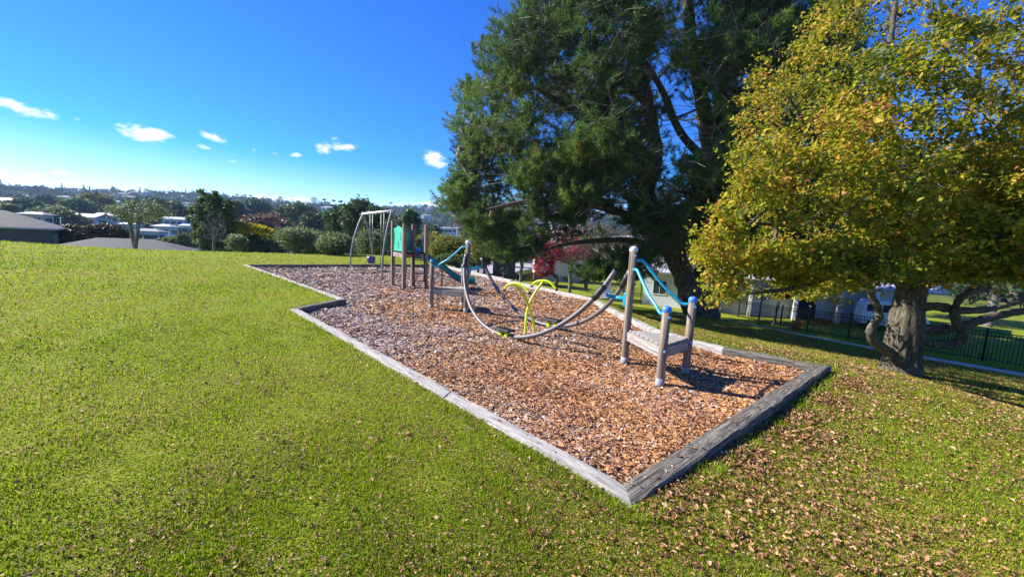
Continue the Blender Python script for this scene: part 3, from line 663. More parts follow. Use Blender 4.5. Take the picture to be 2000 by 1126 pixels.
# tower with slide ------------------------------------------------------
def tower():
    A,B,C,D=[at(*p)[:2] for p in ((765,558),(788.5,565),(805.6,558),(830.6,564))]
    A[0]+=.03
    c=(A+B+C+D)/4; root=empty('play_tower',(c[0],c[1],0),'square wooden play tower with mint green panels, black ladder and green slide','play tower')
    A,B,C,D=[np.array([*p,0.]) for p in (A,B,C,D)]
    for p,h in ((A,2.22),(B,2.13),(C,2.15),(D,2.13)):
        mb=MB(); rz=math.atan2(*(B-A)[[1,0]]); mb.box((p[0],p[1],h/2-.05),(.115,.115,h+.1),rz); mb.build('post',M['post'],root,bev=.012)
    zd=1.2
    mb=MB(); mb.hexa([A+[0,0,zd-.05],B+[0,0,zd-.05],D+[0,0,zd-.05],C+[0,0,zd-.05],A+[0,0,zd],B+[0,0,zd],D+[0,0,zd],C+[0,0,zd]]); mb.build('deck',M['black_metal'],root)
    for a,b in ((A,B),(A,C)):
        d=(b-a)/np.linalg.norm(b-a); mb=MB(); mb.bar(a+d*.06+[0,0,zd-.09],b-d*.06+[0,0,zd-.09],.05,.14); mb.build('deck_beam',M['deck'],root)
    def panel(a,b,mat,nm='side_panel'):
        d=b-a; L=np.linalg.norm(d); d=d/L; n=np.array([-d[1],d[0],0]); top=[]
        for t in np.linspace(1,0,25):
            top.append(a+d*(.06+(L-.12)*t)+[0,0,zd+.78+(.05 if abs(t-.5)<.2 else 0)*math.cos((t-.5)*2.5*math.pi)+.03*math.sin(t*math.pi)])
        pl=[a+d*.06+[0,0,zd+.03],b-d*.06+[0,0,zd+.03]]+top
        mb=MB(); mb.prism([p-n*.01 for p in pl],n*.02); o=mb.build(nm,mat,root)
        for (x,z0,z1,bw) in ((.2,.22,.62,-.05),(.5,.12,.34,.03),(.68,.38,.64,.05)):
            mb=MB(); pts=[]
            for t in np.linspace(0,1,9): pts.append(a+d*(L*x+bw*math.sin(t*math.pi)*1.)+n*.0+[0,0,zd+z0+(z1-z0)*t])
            w=.030
            poly=[p+d*w for p in pts]+[p-d*w for p in pts][::-1]
            mb.prism([p-n*.013 for p in poly],n*.026); q=mb.build('cut_out',M['green_slide'] if mat is M['green_panel'] else M['green_panel'],o)
            for v in q.data.vertices: v.co-=Vector(root.location)
    panel(A,B,M['green_panel']); panel(A,C,M['green_slide'])  # back panel takes the darker green, painting in shade on its inner side
    # ladder on the B-D side
    d=(D-B); L=np.linalg.norm(d); d/=L; n=np.array([d[1],-d[0],0])
    if n[1]>0: n=-n
    mb=MB(); t0=B+d*.22; t1=B+d*(L-.16)
    for p in (B+d*.26,B+d*.74): pass
    a0=B+d*L*.38; a1=D-d*.10
    for p in (a0,a1): mb.tube([p+n*.34+[0,0,-.05],p+n*.06+[0,0,zd+.0]],.016,8)
    for k in range(6):
        t=k/5.2; q=n*(.33-.27*t)+np.array([0,0,.08+zd*t*.97]); mb.tube([a0+q,a1+q],.014,8)
    mb.build('ladder',M['black_metal'],root)
    # slide
    s0=(C+D)/2; end=at(927,564)+np.array([0,0,0]); 
    dirn=end[:2]-s0[:2]; Ls=np.linalg.norm(dirn); dirn=np.array([*(dirn/Ls),0]); sd=np.array([-dirn[1],dirn[0],0])
    prof=[(0,zd+.02),(.12,zd-.02),(.3,.98),(.5,.80),(.72,.72),(.92,.58),(1.15,.40),(1.38,.27),(1.6,.23),(Ls,.22)]
    sc=Ls/ (prof[-1][0]); pr=spline([np.array([x,0,z]) for x,z in prof],5)
    cs=[(-.26,.17),(-.285,.18),(-.27,.02),(-.2,-.03),(0,-.045),(.2,-.03),(.27,.02),(.285,.18),(.26,.17),(.235,.03),(.18,-.0),(0,-.015),(-.18,0),(-.235,.03)]
    V=[];Fc=[];m=len(cs)
    for p in pr:
        for (w,z) in cs: V.append(s0+dirn*p[0]+sd*w+[0,0,p[2]+z])
    for i in range(len(pr)-1):
        for j in range(m): Fc.append((i*m+j,i*m+(j+1)%m,(i+1)*m+(j+1)%m,(i+1)*m+j))
    npmesh('slide_chute',np.array(V),np.array(Fc),M['green_slide'],root,smooth=True)
    mb=MB(); mb.tube([s0+dirn*(Ls-.02)+sd*.27+[0,0,.20],s0+dirn*(Ls-.02)-sd*.27+[0,0,.20]],.045,10); mb.build('slide_lip',M['green_slide'],root)
    for x,zt in ((.78,.66),(Ls-.22,.2)):
        mb=MB(); q=s0+dirn*x; mb.tube([q+[0,0,-.05],q+[0,0,zt]],.022,8); mb.build('slide_leg',M['black_metal'] if x<1 else M['green_slide'],root)
    # slide hood hoop (blue) and pod
    mb=MB(); 
    dd=(D-C)/np.linalg.norm(D-C)
    for s,q in ((-1,D-dd*.12),):
        mb.prism([q+[0,0,zd+.10],q-dirn*.06+[0,0,zd+.2],q-dirn*.10+[0,0,zd+.45],q-dirn*.03+[0,0,zd+.66],q+dirn*.06+[0,0,zd+.68],q+dirn*.08+[0,0,zd+.1]],dd*.03)
    mb.build('slide_side_guard',M['navy'],root)
    mb=MB(); mb.lathe((*(B*.45+D*.55)[:2]+np.array([.0,.25]),zd+.01),[(.09,0),(.12,.05),(.12,.10),(.07,.14),(.001,.145)],14); mb.build('play_drum',M['blue_plastic'],root)
tower()
# swing -----------------------------------------------------------------
def swing():
    fA,fB,fC,fD=[at(*p) for p in ((684,525),(729,523),(746,542),(793,540))]
    tl=atd(709,415,(fA[1]+fB[1])/2); tr=atd(765,414,(fC[1]+fD[1])/2)
    zt=(tl[2]+tr[2])/2; tl[2]=tr[2]=zt
    root=empty('swing_set',((tl[0]+tr[0])/2,(tl[1]+tr[1])/2,0),'galvanised arch swing set holding two seats at the back of the play area','swing set')
    d=(tr-tl)/np.linalg.norm(tr-tl)
    for foot,top,sx in ((fA,tl,-1),(fB,tl,1),(fC,tr,-1),(fD,tr,1)):
        foot=foot.copy(); v=top-foot; v[2]=0; 
        pts=[foot+[0,0,-.1]]+[foot+np.array([v[0],v[1],0])*(t**2.1)*1.06+[0,0,t*(zt+.06)] for t in np.linspace(0,1,9)]
        mb=MB(); mb.tube(spline(pts,3),.038,12); mb.build('leg',M['steel'],root)
    mb=MB(); mb.tube([tl-d*.08,tr+d*.08],.047,14); mb.build('top_beam',M['white'],root)
    L=np.linalg.norm(tr-tl)
    specs=((.33,'bucket'),(.72,'flat'))
    sd=np.array([-d[1],d[0],0])
    for t,kind in specs:
        c=tl+d*L*t; zs=.52 if kind=='bucket' else .45
        r2=empty('toddler_swing' if kind=='bucket' else 'belt_swing',(c[0],c[1],zs),'purple bucket swing seat for toddlers hanging on the left' if kind=='bucket' else 'black rubber swing seat hanging on the right','swing seat')
        w=.2
        for s in (-1,1):
            mb=MB(); mb.tube([c+d*w*s+[0,0,-.02],np.array([*(c+d*w*s)[:2],zs])],.010,6); mb.build('chain',M['chain'],r2)
        mb=MB()
        if kind=='flat':
            for i in range(10):
                x0=-w+2*w*i/10; x1=-w+2*w*(i+1)/10; z=lambda x: zs-.05*(1-(x/w)**2)-.0
                a=c+d*x0; b=c+d*x1
                mb.bar([*a[:2],z(x0)],[*b[:2],z(x1)],.20,.035)
            mb.build('seat',M['rubber'],r2)
        else:
            p0=[c[0],c[1],zs-.16]
            mb.lathe(p0,[(.12,0),(.17,.06),(.19,.2),(.19,.34),(.175,.34),(.17,.2),(.15,.07),(.05,.02),(.001,.02)],16)
            mb.build('seat',M['navy'],r2)
swing()
# dark rock and small debris at the notch
def rocks():
    c=at(683,598)
    mb=MB(); mb.ball(c+[0,0,.02],.06,9,.5); mb.ball(c+[.1,-.03,.01],.04,8,.6); mb.ball(c+[-.07,-.05,.01],.035,8,.6)
    o=mb.build('notch_rock',M['twig']); tag(o,'small dark rock and debris lying in the notch corner','rock')
rocks()
print('equipment',time.time()-T0)
#@@TREES
# ------------------------------------------------------------------ trees
def segs(P0,P1,r0,r1,n=6):
    d=P1-P0; L=np.linalg.norm(d,axis=1,keepdims=True)+1e-9; d=d/L
    ref=np.where(np.abs(d[:,2:3])<.9,np.array([[0,0,1.]]),np.array([[1.,0,0]])); u=np.cross(d,ref); u/=np.linalg.norm(u,axis=1,keepdims=True); w=np.cross(d,u)
    a=np.arange(n)*2*np.pi/n; ring=np.cos(a)[None,:,None]*u[:,None]+np.sin(a)[None,:,None]*w[:,None]
    e=d*r1[:,None]*.3
    V=np.concatenate([P0[:,None]-d[:,None]*r0[:,None,None]*.3+ring*r0[:,None,None],(P1+e)[:,None]+ring*r1[:,None,None]],1).reshape(-1,3)
    j=np.arange(n); f=np.stack([j,(j+1)%n,n+(j+1)%n,n+j],1); Fc=(f[None]+(np.arange(len(P0))*2*n)[:,None,None]).reshape(-1,4)
    return V,Fc
def grow(start,targets,step,jit=.18,upw=0.,rtip=.012,pw=2.4,rmax=None,lenw=.18):
    """start: list of trunk node positions (chain). returns node array, parent, radius, tip ids"""
    N=[np.array(p,float) for p in start]; par=[-1]+list(range(len(start)-1)); dist=[0.]
    for i in range(1,len(N)): dist.append(dist[-1]+np.linalg.norm(N[i]-N[i-1]))
    mx=len(targets)*14+len(N)+10; A=np.zeros((mx,3)); DI=np.zeros(mx); k=len(N); A[:k]=N; DI[:k]=dist; par=par+[0]*(mx-k)
    tips=[]
    base=np.array(start[-1]); order=np.argsort(np.linalg.norm(targets-base,axis=1)) if len(start) else range(len(targets))
    for ti in order:
        t=targets[ti]; dd=np.linalg.norm(A[:k]-t,axis=1); c=dd+DI[:k]*lenw+np.where(A[:k,2]>t[2]+.3*dd,.4*dd,0)
        c[0:max(1,int(len(start)*.35))]+=1e3 if len(start)>3 else 0
        j=int(np.argmin(c)); L=dd[j]; n=max(1,min(12,int(L/step))); p=A[j].copy(); prev=j
        off=RG.normal(0,jit*L,3); off[2]=off[2]*.5-.08*L*upw
        for q in range(1,n+1):
            s=q/n; pt=p+(t-p)*s+off*math.sin(math.pi*s)*.6+RG.normal(0,jit*step*.35,3)*(q<n)
            A[k]=pt; par[k]=prev; DI[k]=DI[prev]+L/n; prev=k; k+=1
            if k>=mx-1: break
        tips.append(prev)
        if k>=mx-14: break
    A=A[:k]; par=np.array(par[:k]); rp=np.zeros(k); ch=np.zeros(k,int)
    np.add.at(ch,par[1:],1); rp[ch==0]=rtip**pw
    for i in range(k-1,0,-1): rp[par[i]]+=rp[i]
    rad=rp**(1/pw)
    if rmax: rad=rtip+(rad-rtip)*(rmax-rtip)/max(1e-6,(rad.max()-rtip))
    return A,par,rad,np.array(tips)
def limbs(A,par,rad,n=6,skip=0,rmin=0.):
    i=np.arange(1,len(A)); k=(rad[i]>=rmin); i=i[k]; 
    r0=np.minimum(rad[par[i]],rad[i]*1.5); return segs(A[par[i]],A[i],r0,rad[i],n)
def ellpts(n,c,r,shell=.5,zmin=None,holes=None):
    out=[]; c=np.array(c,float); r=np.array(r,float)
    d=RG.normal(size=(n,3)); d/=np.linalg.norm(d,axis=1)[:,None]; u=RG.random(n)
    rad=np.where(RG.random(n)<shell,.78+.22*u,u**(1/3)); P=c+d*rad[:,None]*r
    return P
LQ=np.array([[-.5,-.5,0],[.5,-.4,.08],[.55,.5,0],[-.45,.5,.1]]); LQF=[np.array([[0,1,2,3]])]
def leafcloud(C,per,spread,size,flat=.6,up=.35):
    n=len(C)*per; P=np.repeat(C,per,0)+RG.normal(0,1,(n,3))*spread*np.array([1,1,flat])
    rm=rotm(RG.uniform(0,6.28,n),RG.normal(0,.7,n),RG.normal(0,.8,n)); sc=size*RG.uniform(.5,1.5,n)
    V,Fs=scatter(LQ,LQF,P,rm,np.c_[sc,sc*.6,sc]); return V,Fs,n
def tree(name,label,cat,base,trunk_top,crown,mat,bark='bark_grey',nclump=60,per=50,spread=.35,size=.16,rmax=.18,shell=.6,group=None,clump_var=.22,step=.5,extra=None,ranchor=None,lean=.3,tips=.012,leafname='leaves'):
    """crown: list of (centre, radii, weight) in world coordinates"""
    base=np.array(base,float); root=empty(name,base,label,cat,group)
    w=np.array([c[2] for c in crown],float); w/=w.sum(); T=np.concatenate([ellpts(max(1,int(nclump*w[i])),c[0],c[1],shell) for i,c in enumerate(crown)])
    tt=np.array(trunk_top,float); st=[base+[0,0,-.3]]+[base+(tt-base)*t+RG.normal(0,rmax*.25,3)*(0<t<1) for t in np.linspace(0,1,6)]
    A,par,rad,tp=grow(st,T,step,rtip=tips,rmax=rmax)
    V,Fc=limbs(A,par,rad,6); npmesh('trunk',V,Fc,M[bark],root,smooth=True)
    if mat:
        V,Fs,n=leafcloud(A[tp],per,spread,size)
        cv=RG.normal(0,clump_var,len(tp)); var=.5+np.repeat(cv,per)+RG.normal(0,.2,n)
        npmesh(leafname,V,Fs,M[mat],root,var=np.repeat(var,4))
    if extra: extra(root,A,par,rad,tp)
    return root
def far_h(px,Yd): 
    p=atd(px,480,Yd); return p[0],p[1]
def ptree(name,label,cat,px,ytop,ybot,hw,Yd,mat,base_px=None,nclump=70,per=45,group=None,bark='bark_grey',depth=1.,size=None,shell=.6,rmax=None,spread=None,**k):
    """crown spanning pixels ytop..ybot and px-hw..px+hw at forward distance Yd; trunk to the ground"""
    bx=base_px if base_px is not None else px
    p=atd(bx,480,Yd); base=np.array([p[0],p[1],hz(p[0],p[1])])
    c=atd(px,(ytop+ybot)/2,Yd); rx=hw/F*Yd; rz=(ybot-ytop)/2/F*Yd
    sp=spread or min(rx,rz)*.2; crown=[(c,(rx-sp,max(.3,(rx-sp)*depth),max(.2,rz-sp)),1)]
    tt=np.array([c[0]*.6+base[0]*.4,c[1]*.5+base[1]*.5,max(base[2]+.5,c[2]-rz*.55)])
    if Yd<55 and mat: per=int(per*1.7); size=(size or Yd*.0056)*.72
    return tree(name,label,cat,base,tt,crown,mat,bark,nclump,per,sp,size or Yd*.0056,rmax or max(.08,rx*.09),shell,group,step=max(.3,rx*.25),tips=max(.01,Yd*.00045),**k)
# ---- big oak
def oak():
    base=ground(1762,728); bx,by,bz=base
    root=empty('oak_tree',base,'gnarled old oak with yellow green autumn leaves right of the play area','tree')
    pt=lambda x,y,dy: atd(x,y,by+dy)
    # trunk: lofted with root flare and lumps
    ax=spline([pt(1758,748,0)-[0,0,.2],pt(1759,722,0),pt(1762,690,.02),pt(1768,640,.05),pt(1776,590,.1),pt(1785,545,.15),pt(1797,500,.25)],6)
    rr=np.interp(np.linspace(0,1,len(ax)),[0,.13,.28,.45,.7,1],[.62,.56,.44,.43,.36,.34])
    n=40; V=[];Fc=[]
    for i,p in enumerate(ax):
        t=i/(len(ax)-1)
        for j in range(n):
            a=2*math.pi*j/n; fl=max(0,1-t*3.5)**1.5
            r=rr[i]*(1+.05*math.sin(5*a+1)+fl*.22*max(0,math.sin(3.0*a+.6))+.05*math.sin(9*a+t*9)+.035*math.sin(17*a-t*14)+.03*RG.normal()*.5)
            V.append(p+np.array([math.cos(a)*r,math.sin(a)*r,0]))
    for i in range(len(ax)-1):
        for j in range(n): Fc.append((i*n+j,i*n+(j+1)%n,(i+1)*n+(j+1)%n,(i+1)*n+j))
    TV=np.array(V); TF=np.array(Fc)
    tr=npmesh('trunk',TV,TF,M['bark_oak'],root,smooth=True)
    # main limbs as pixel-guided splines: list of ((px,py,dy)...), r0,r1
    LB=[([(1745,690,.0),(1722,678,-.2),(1705,662,-.35),(1702,640,-.45),(1716,618,-.5),(1712,596,-.5),(1703,580,-.5),(1690,545,-.6),(1660,505,-.9)],.15,.07),
        ([(1785,660,.0),(1815,668,-.15),(1850,672,-.3),(1872,668,-.35),(1882,650,-.35),(1868,630,-.3),(1866,600,-.2),(1885,575,0),(1930,560,.3)],.17,.09),
        ([(1790,640,.1),(1830,644,.2),(1880,635,.4),(1940,618,.7),(2010,605,1.1),(2090,590,1.6)],.18,.09),
        ([(1792,600,.1),(1830,598,.0),(1880,606,.1),(1950,600,.5),(2040,570,1.0)],.16,.07),
        ([(1795,560,.1),(1840,545,-.2),(1900,540,-.5),(1970,520,-.8),(2060,480,-1.)],.17,.07),
        ([(1790,530,.2),(1770,480,.2),(1760,430,.1),(1740,370,0),(1745,300,-.1),(1730,220,-.2),(1735,120,-.2),(1750,0,0)],.24,.05),
        ([(1797,510,.2),(1820,450,.3),(1850,380,.5),(1870,300,.8),(1900,200,1.0),(1920,80,1.2)],.26,.05),
        ([(1780,540,.1),(1730,500,-.3),(1670,470,-.8),(1600,450,-1.2),(1530,440,-2.1),(1450,435,-2.8)],.17,.03),
        ([(1775,560,0),(1720,540,-.6),(1640,535,-1.2),(1560,560,-1.9),(1490,570,-2.6),(1440,575,-3.0)],.13,.025),
        ([(1770,500,.2),(1700,420,.6),(1620,340,.9),(1540,270,1.),(1480,210,1.1)],.18,.03),
        ([(1770,450,.2),(1690,360,-.5),(1600,280,-1.),(1540,190,-1.3)],.15,.03),
        ([(1800,520,.2),(1860,470,-.7),(1930,400,-1.4),(2010,330,-2.)],.15,.04),
        ([(1800,520,.3),(1880,430,1.6),(1960,340,2.6),(2060,250,3.2)],.15,.04),
        ([(1780,520,.3),(1730,430,1.8),(1660,330,2.8),(1600,250,3.2)],.15,.03)]
    nodes=[];par=[];rad=[]
    LV=[];LF=[];off=0
    for pts,r0,r1 in LB:
        p=spline([pt(*q) for q in pts],6); rr=np.linspace(r0,r1,len(p))*(1+.10*RG.normal(size=len(p)))
        b=MB(); b.tube(p,rr,12); LV.append(np.array(b.v)); LF.append([f for f in b.f if len(f)==4]); 
        nodes.append(p[3:]); rad.append(np.linspace(r0,r1,len(p))[3:])
    VV=np.concatenate(LV); FF=[];o=0
    for v,f in zip(LV,LF): FF.append(np.array(f)+o); o+=len(v)
    # burl
    b=MB(); b.ball(pt(1818,540,-.35),.26,14,1.1); bv=np.array(b.v); bv=bv+RG.normal(0,.02,bv.shape)
    FF.append(np.array([f for f in b.f])+o); VV=np.concatenate([VV,bv])
    npmesh('limbs',VV,np.concatenate(FF),M['bark_oak'],root,smooth=True)
    # crown clumps
    K=np.concatenate(nodes); 
    cands=[]
    def hull_ok(P):
        # keep the crown outline seen in the photo (tested from the crown's own left side)
        c=(P-EYE)@CR; px=1000+F*c[:,0]/-c[:,2]; py=563-F*c[:,1]/-c[:,2]
        lim=np.interp(py,[-300,0,60,130,220,300,400,480,540,590,640,660],[1560,1590,1500,1420,1395,1370,1345,1340,1355,1365,1420,1560])
        low=np.interp(px,[1340,1400,1440,1500,1560,1640,1700,1760,1900,2100],[600,635,600,560,560,560,545,530,540,560])
        wob=26*vnoise(P[:,:2],.45,91)+12*vnoise(P[:,:2],1.1,92)
        return (px>lim+18)&(py<low-2+wob)
    cr=[((bx+.3,by-.2,bz+7.2),(6.2,4.8,6.8),1.7),((bx-2.5,by-2.0,bz+6.5),(2.6,1.6,3.0),.35),((bx+1,by-3,bz+6.5),(3.4,1.8,3.6),.5),((bx-3.4,by-1.7,bz+2.7),(2.3,1.5,1.9),.30),((bx-2.2,by-2.2,bz+3.8),(3.,1.6,2.6),.3),((bx+3,by-1,bz+4.6),(4,3.6,3.6),.5),(tuple(pt(1400,560,-3.1)),(.6,.6,.5),.022),(tuple(pt(1390,455,-3.0)),(.6,.7,.7),.028),(tuple(pt(1480,330,-3.1)),(.8,.6,.8),.02),(tuple(pt(1570,370,-3.3)),(1.0,.6,.8),.02),(tuple(pt(1660,290,-3.5)),(1.0,.6,.9),.022),(tuple(pt(1750,380,-3.6)),(1.0,.6,.8),.018),((bx-3.2,by-.1,bz+2.4),(1.9,1.6,.9),.16),((bx-2.5,by+.6,bz+3.0),(1.6,1.4,.9),.34),((bx-1.6,by+.4,bz+2.7),(.9,.9,.4),.06),(tuple(pt(1440,500,-1.7)),(1.0,.8,.35),.06),(tuple(pt(1530,525,-1.5)),(.8,.8,.3),.04),((bx-3.0,by-3.1,bz+4.4),(2.6,1.3,2.2),.13),(tuple(pt(1560,500,-2.9)),(1.0,.6,.3),.05),(tuple(pt(1660,515,-3.2)),(1.0,.6,.3),.05),(tuple(pt(1930,480,-2.5)),(1.4,.9,.9),.16)]
    T=np.concatenate([ellpts(int(2300*w),c,r,.62) for c,r,w in cr])
    T=T[hull_ok(T)]; g=vnoise(T,.22,77)+.75*vnoise(T,.62,79); T=T[g>.0+.5*(RG.random(len(g))-.5)]
    T=T[T[:,2]>np.maximum(bz+1.05,hgt(T[:,:2])+.7)]
    T=T[np.linalg.norm(T-EYE,axis=1)>2.6]
    # connect each clump to nearest limb node through twigs
    A=[*K]; PAR=[-1]*len(K); RD=[*np.concatenate(rad)]
    Aa=np.zeros((len(K)+len(T)*5,3)); k=len(K); Aa[:k]=K; pp=np.full(len(Aa),-1); rd=np.zeros(len(Aa)); isn=np.zeros(len(Aa),bool)
    order=np.argsort(np.min(np.linalg.norm(T[:,None]-K[None],axis=-1),axis=1)); tips=[]
    for ti in order:
        t=T[ti]; dd=np.linalg.norm(Aa[:k]-t,axis=1); j=int(np.argmin(dd)); L=dd[j]; n=max(1,min(4,int(L/.3))); prev=j; off_=RG.normal(0,.14*L,3)
        for q in range(1,n+1):
            s=q/n; Aa[k]=Aa[j]+(t-Aa[j])*s+off_*math.sin(math.pi*s); pp[k]=prev; isn[k]=True; prev=k; k+=1
        tips.append(prev)
    Aa=Aa[:k]; pp=pp[:k]; ch=np.zeros(k)
    for i in range(k-1,len(K)-1,-1):
        ch[i]=max(ch[i],.006**2.2); 
        if pp[i]>=0: ch[pp[i]]+=ch[i]
    rr=np.minimum(ch**(1/2.2),.07); i=np.arange(len(K),k)
    V,Fc=segs(Aa[pp[i]],Aa[i],np.minimum(np.where(pp[i]<len(K),rr[i]*1.2,rr[pp[i]]),rr[i]*1.5),rr[i],5)
    npmesh('branches',V,Fc,M['bark_oak'],root,smooth=True)
    tips=np.array(tips); C=Aa[tips]; per=36
    n=len(C)*per; P=np.repeat(C,per,0)+RG.normal(0,1,(n,3))*np.array([.15,.15,.09])
    rm=rotm(RG.uniform(0,6.28,n),RG.normal(.3,.6,n),RG.normal(0,.75,n)); sc=.108*RG.uniform(.5,1.3,n)
    V,Fs=scatter(OAKL,OAKF,P,rm,np.c_[sc,sc*1.25,sc*2])
    cv=.13*vnoise(C,.25,78)+RG.normal(0,.10,len(C)); var=.52+np.repeat(cv,per)+RG.normal(0,.18,n); var=np.where(RG.random(n)<.11,RG.uniform(.80,1,n),var)
    npmesh('leaves',V,Fs,M['oak_leaf'],root,var=np.repeat(var,12))
    print('oak leaves',n,len(C))
oak()
# ---- big pine
def needles(C,D,per,ln,w,var):
    """bottle-brush sprays: at each C along direction D, per needles"""
    n=len(C)*per; Dn=np.repeat(D,per,0); t=RG.normal(0,1,(n,3)); t-=Dn*(t*Dn).sum(1,keepdims=True); t/=np.linalg.norm(t,axis=1)[:,None]; t=t+Dn*RG.uniform(.35,1.1,n)[:,None]; t/=np.linalg.norm(t,axis=1)[:,None]
    b=np.repeat(C,per,0)+Dn*RG.uniform(-1.3,.9,n)[:,None]*ln
    s=np.cross(t,RG.normal(0,1,(n,3))); s/=np.linalg.norm(s,axis=1)[:,None]; L=ln*RG.uniform(.6,1.25,n)
    V=np.stack([b-s*w*.5,b+s*w*.5,b+t*L[:,None]],1).reshape(-1,3); F3=np.arange(n*3).reshape(-1,3)
    return V,F3,np.repeat(np.repeat(var,per)+RG.normal(0,.12,n),3)
def pine():
    g=ground(1352,604); g=atd(1352,480,25.0); bx,by=g[0],g[1]; bz=hz(bx,by); base=np.array([bx,by,bz])
    root=empty('pine_tree',base,'huge dark green pine with spreading limbs beyond the play area','tree')
    pt=lambda x,y,dy: atd(x,y,by+dy)
    LB=[([(1372,625,0),(1370,590,0),(1368,540,0),(1372,480,.2),(1380,400,.4),(1385,300,.5),(1370,190,.4),(1350,80,.3),(1340,-60,.2),(1330,-220,0)],.86,.2),
        ([(1362,620,-.3),(1345,570,-.4),(1318,500,-.6),(1275,450,-.8),(1262,380,-.8),(1280,300,-.6),(1262,190,-.4),(1240,100,-.4),(1235,0,-.4),(1200,-160,0)],.75,.15),
        ([(1372,560,.2),(1395,480,.5),(1415,380,.7),(1420,250,.6),(1425,120,.5),(1440,-40,.2),(1450,-200,0)],.7,.15),
        ([(1290,470,-.7),(1240,430,-1.8),(1180,405,-3.),(1100,390,-4.2),(1020,395,-5.0),(950,410,-5.5)],.34,.07),
        ([(1270,420,-.8),(1210,370,-1.5),(1130,330,-2.2),(1040,300,-2.5),(960,290,-2.6),(900,290,-2.5)],.34,.07),
        ([(1275,330,-.6),(1210,280,0),(1130,220,.5),(1040,170,.8),(960,130,1)],.32,.06),
        ([(1262,200,-.4),(1200,140,-1),(1130,80,-1.5),(1060,20,-2)],.26,.06),
        ([(1385,320,.4),(1330,260,-.6),(1290,170,-1.4),(1240,90,-2),(1200,0,-2.4)],.3,.06),
        ([(1420,330,.7),(1470,270,.2),(1520,190,0),(1560,100,0)],.3,.06),
        ([(1385,420,.5),(1440,360,1.),(1510,330,2),(1580,320,2.5)],.28,.06),
        ([(1360,500,-.5),(1320,480,-2),(1270,500,-4),(1220,520,-5.5),(1180,535,-6.3)],.24,.05),
        ([(1300,490,-.8),(1240,470,-2),(1160,470,-3.5),(1090,480,-4.6),(1040,500,-5)],.22,.05),
        ([(1380,440,.3),(1370,400,-2),(1350,380,-4.5),(1310,370,-6.5)],.26,.05),
        ([(1380,300,.3),(1390,250,2),(1380,200,4),(1360,100,6)],.3,.05),
        ([(1262,300,-.6),(1200,260,2),(1130,200,4),(1050,160,5)],.28,.05)]
    K=[];LV=[];LF=[];KR=[]
    for li,(pts,r0,r1) in enumerate(LB):
        p=spline([pt(*q) for q in pts],6); rr=np.linspace(r0,r1,len(p))*(1+.05*RG.normal(size=len(p)))
        if li==0: rr[:8]*=np.linspace(1.35,1,8)
        b=MB(); b.tube(p,rr,14 if li<3 else 9); LV.append(np.array(b.v)); LF.append(np.array([f for f in b.f if len(f)==4])); K.append(p[4:] if li>2 else p[22:])
    FF=[];o=0
    for v,f in zip(LV,LF): FF.append(f+o); o+=len(v)
    npmesh('trunk',np.concatenate(LV),np.concatenate(FF),M['bark_pine'],root,smooth=True)
    K=np.concatenate(K)
    # foliage sub-crowns: (px,py,dy,rx,ry,rz,weight)
    n0=11500
    c0=np.array([8.2,by,7.6])
    T=ellpts(n0,c0,(12.2,8.,11.6),.5)
    c=(T-EYE)@CR; px=1000+F*c[:,0]/-c[:,2]; py=563-F*c[:,1]/-c[:,2]
    lim=np.interp(py,[-200,0,60,110,200,280,330,400,430,500],[1080,1000,955,905,880,866,885,872,895,960])
    low=np.interp(px,[850,900,960,1050,1150,1250,1330,1420,1600,2000],[415,460,500,510,535,545,500,480,470,450])
    nz=vnoise(T,.10,61)+.6*vnoise(T,.30,62)
    # more open where the sky shows between the stems
    open_=np.exp(-(((px-1330)/90)**2+((py-230)/130)**2))*.8+np.exp(-(((px-1180)/190)**2+((py-400)/60)**2))*.55+np.exp(-(((px-1330)/120)**2+((py-520)/70)**2))*1.2+np.exp(-(((px-1080)/65)**2+((py-495)/50)**2))*1.3
    keep=(px>lim+8)&(py<low)&(nz>-.10+open_*1.15)&(T[:,2]>bz+1.8)&(py>-330)&(px<1780)
    T=T[keep]
    LOB=[(1175,215,-5,1.0,1.9,60),(1170,300,-5.5,2.3,1.1,110),(1060,330,-5,1.6,.9,60),(1130,375,-6,1.3,.8,45),(1310,440,-5,1.9,.8,80),(1260,420,-5,1.1,.6,35),(1400,330,-4,1.3,.9,50),(1440,220,-4,1.2,1.3,60),
         (1350,110,-4,1.0,.7,30),(1165,530,-6,1.0,.35,24),(1240,500,-6,1.,.6,30),(960,430,-3,1.6,.8,55),(900,380,-2,1.2,1.2,60),(1380,420,-4,1.2,.7,40),(1010,480,-4,1.2,.5,30),(1100,420,-5,1.4,.5,30),(1520,90,1,2.5,2.,110),(1560,30,0,3,2,110),(1600,120,2,2,1.5,60)]
    T=np.concatenate([T]+[ellpts(int(n_*1.2),pt(x,y,dy),(a_,a_*.9,b_),.5) for x,y,dy,a_,b_,n_ in LOB])
    order=np.argsort(np.min(np.linalg.norm(T[:,None]-K[None],axis=-1),axis=1))
    Aa=np.zeros((len(K)+len(T)*6,3)); k=len(K); Aa[:k]=K; pp=np.full(len(Aa),-1); tips=[]
    for ti in order:
        t=T[ti]; v=Aa[:k]-t; dd=np.linalg.norm(v,axis=1)+.5*np.maximum(0,v[:,2]); j=int(np.argmin(dd)); L=np.linalg.norm(v[j]); n=max(1,min(5,int(L/.55))); prev=j; of=RG.normal(0,.13*L,3); of[2]-=.1*L
        for q in range(1,n+1):
            s=q/n; Aa[k]=Aa[j]+(t-Aa[j])*s+of*math.sin(math.pi*s); pp[k]=prev; prev=k; k+=1
        tips.append(prev)
    Aa=Aa[:k]; pp=pp[:k]; ch=np.zeros(k)
    for i in range(k-1,len(K)-1,-1):
        ch[i]=max(ch[i],.016**2.2); ch[pp[i]]+=ch[i]
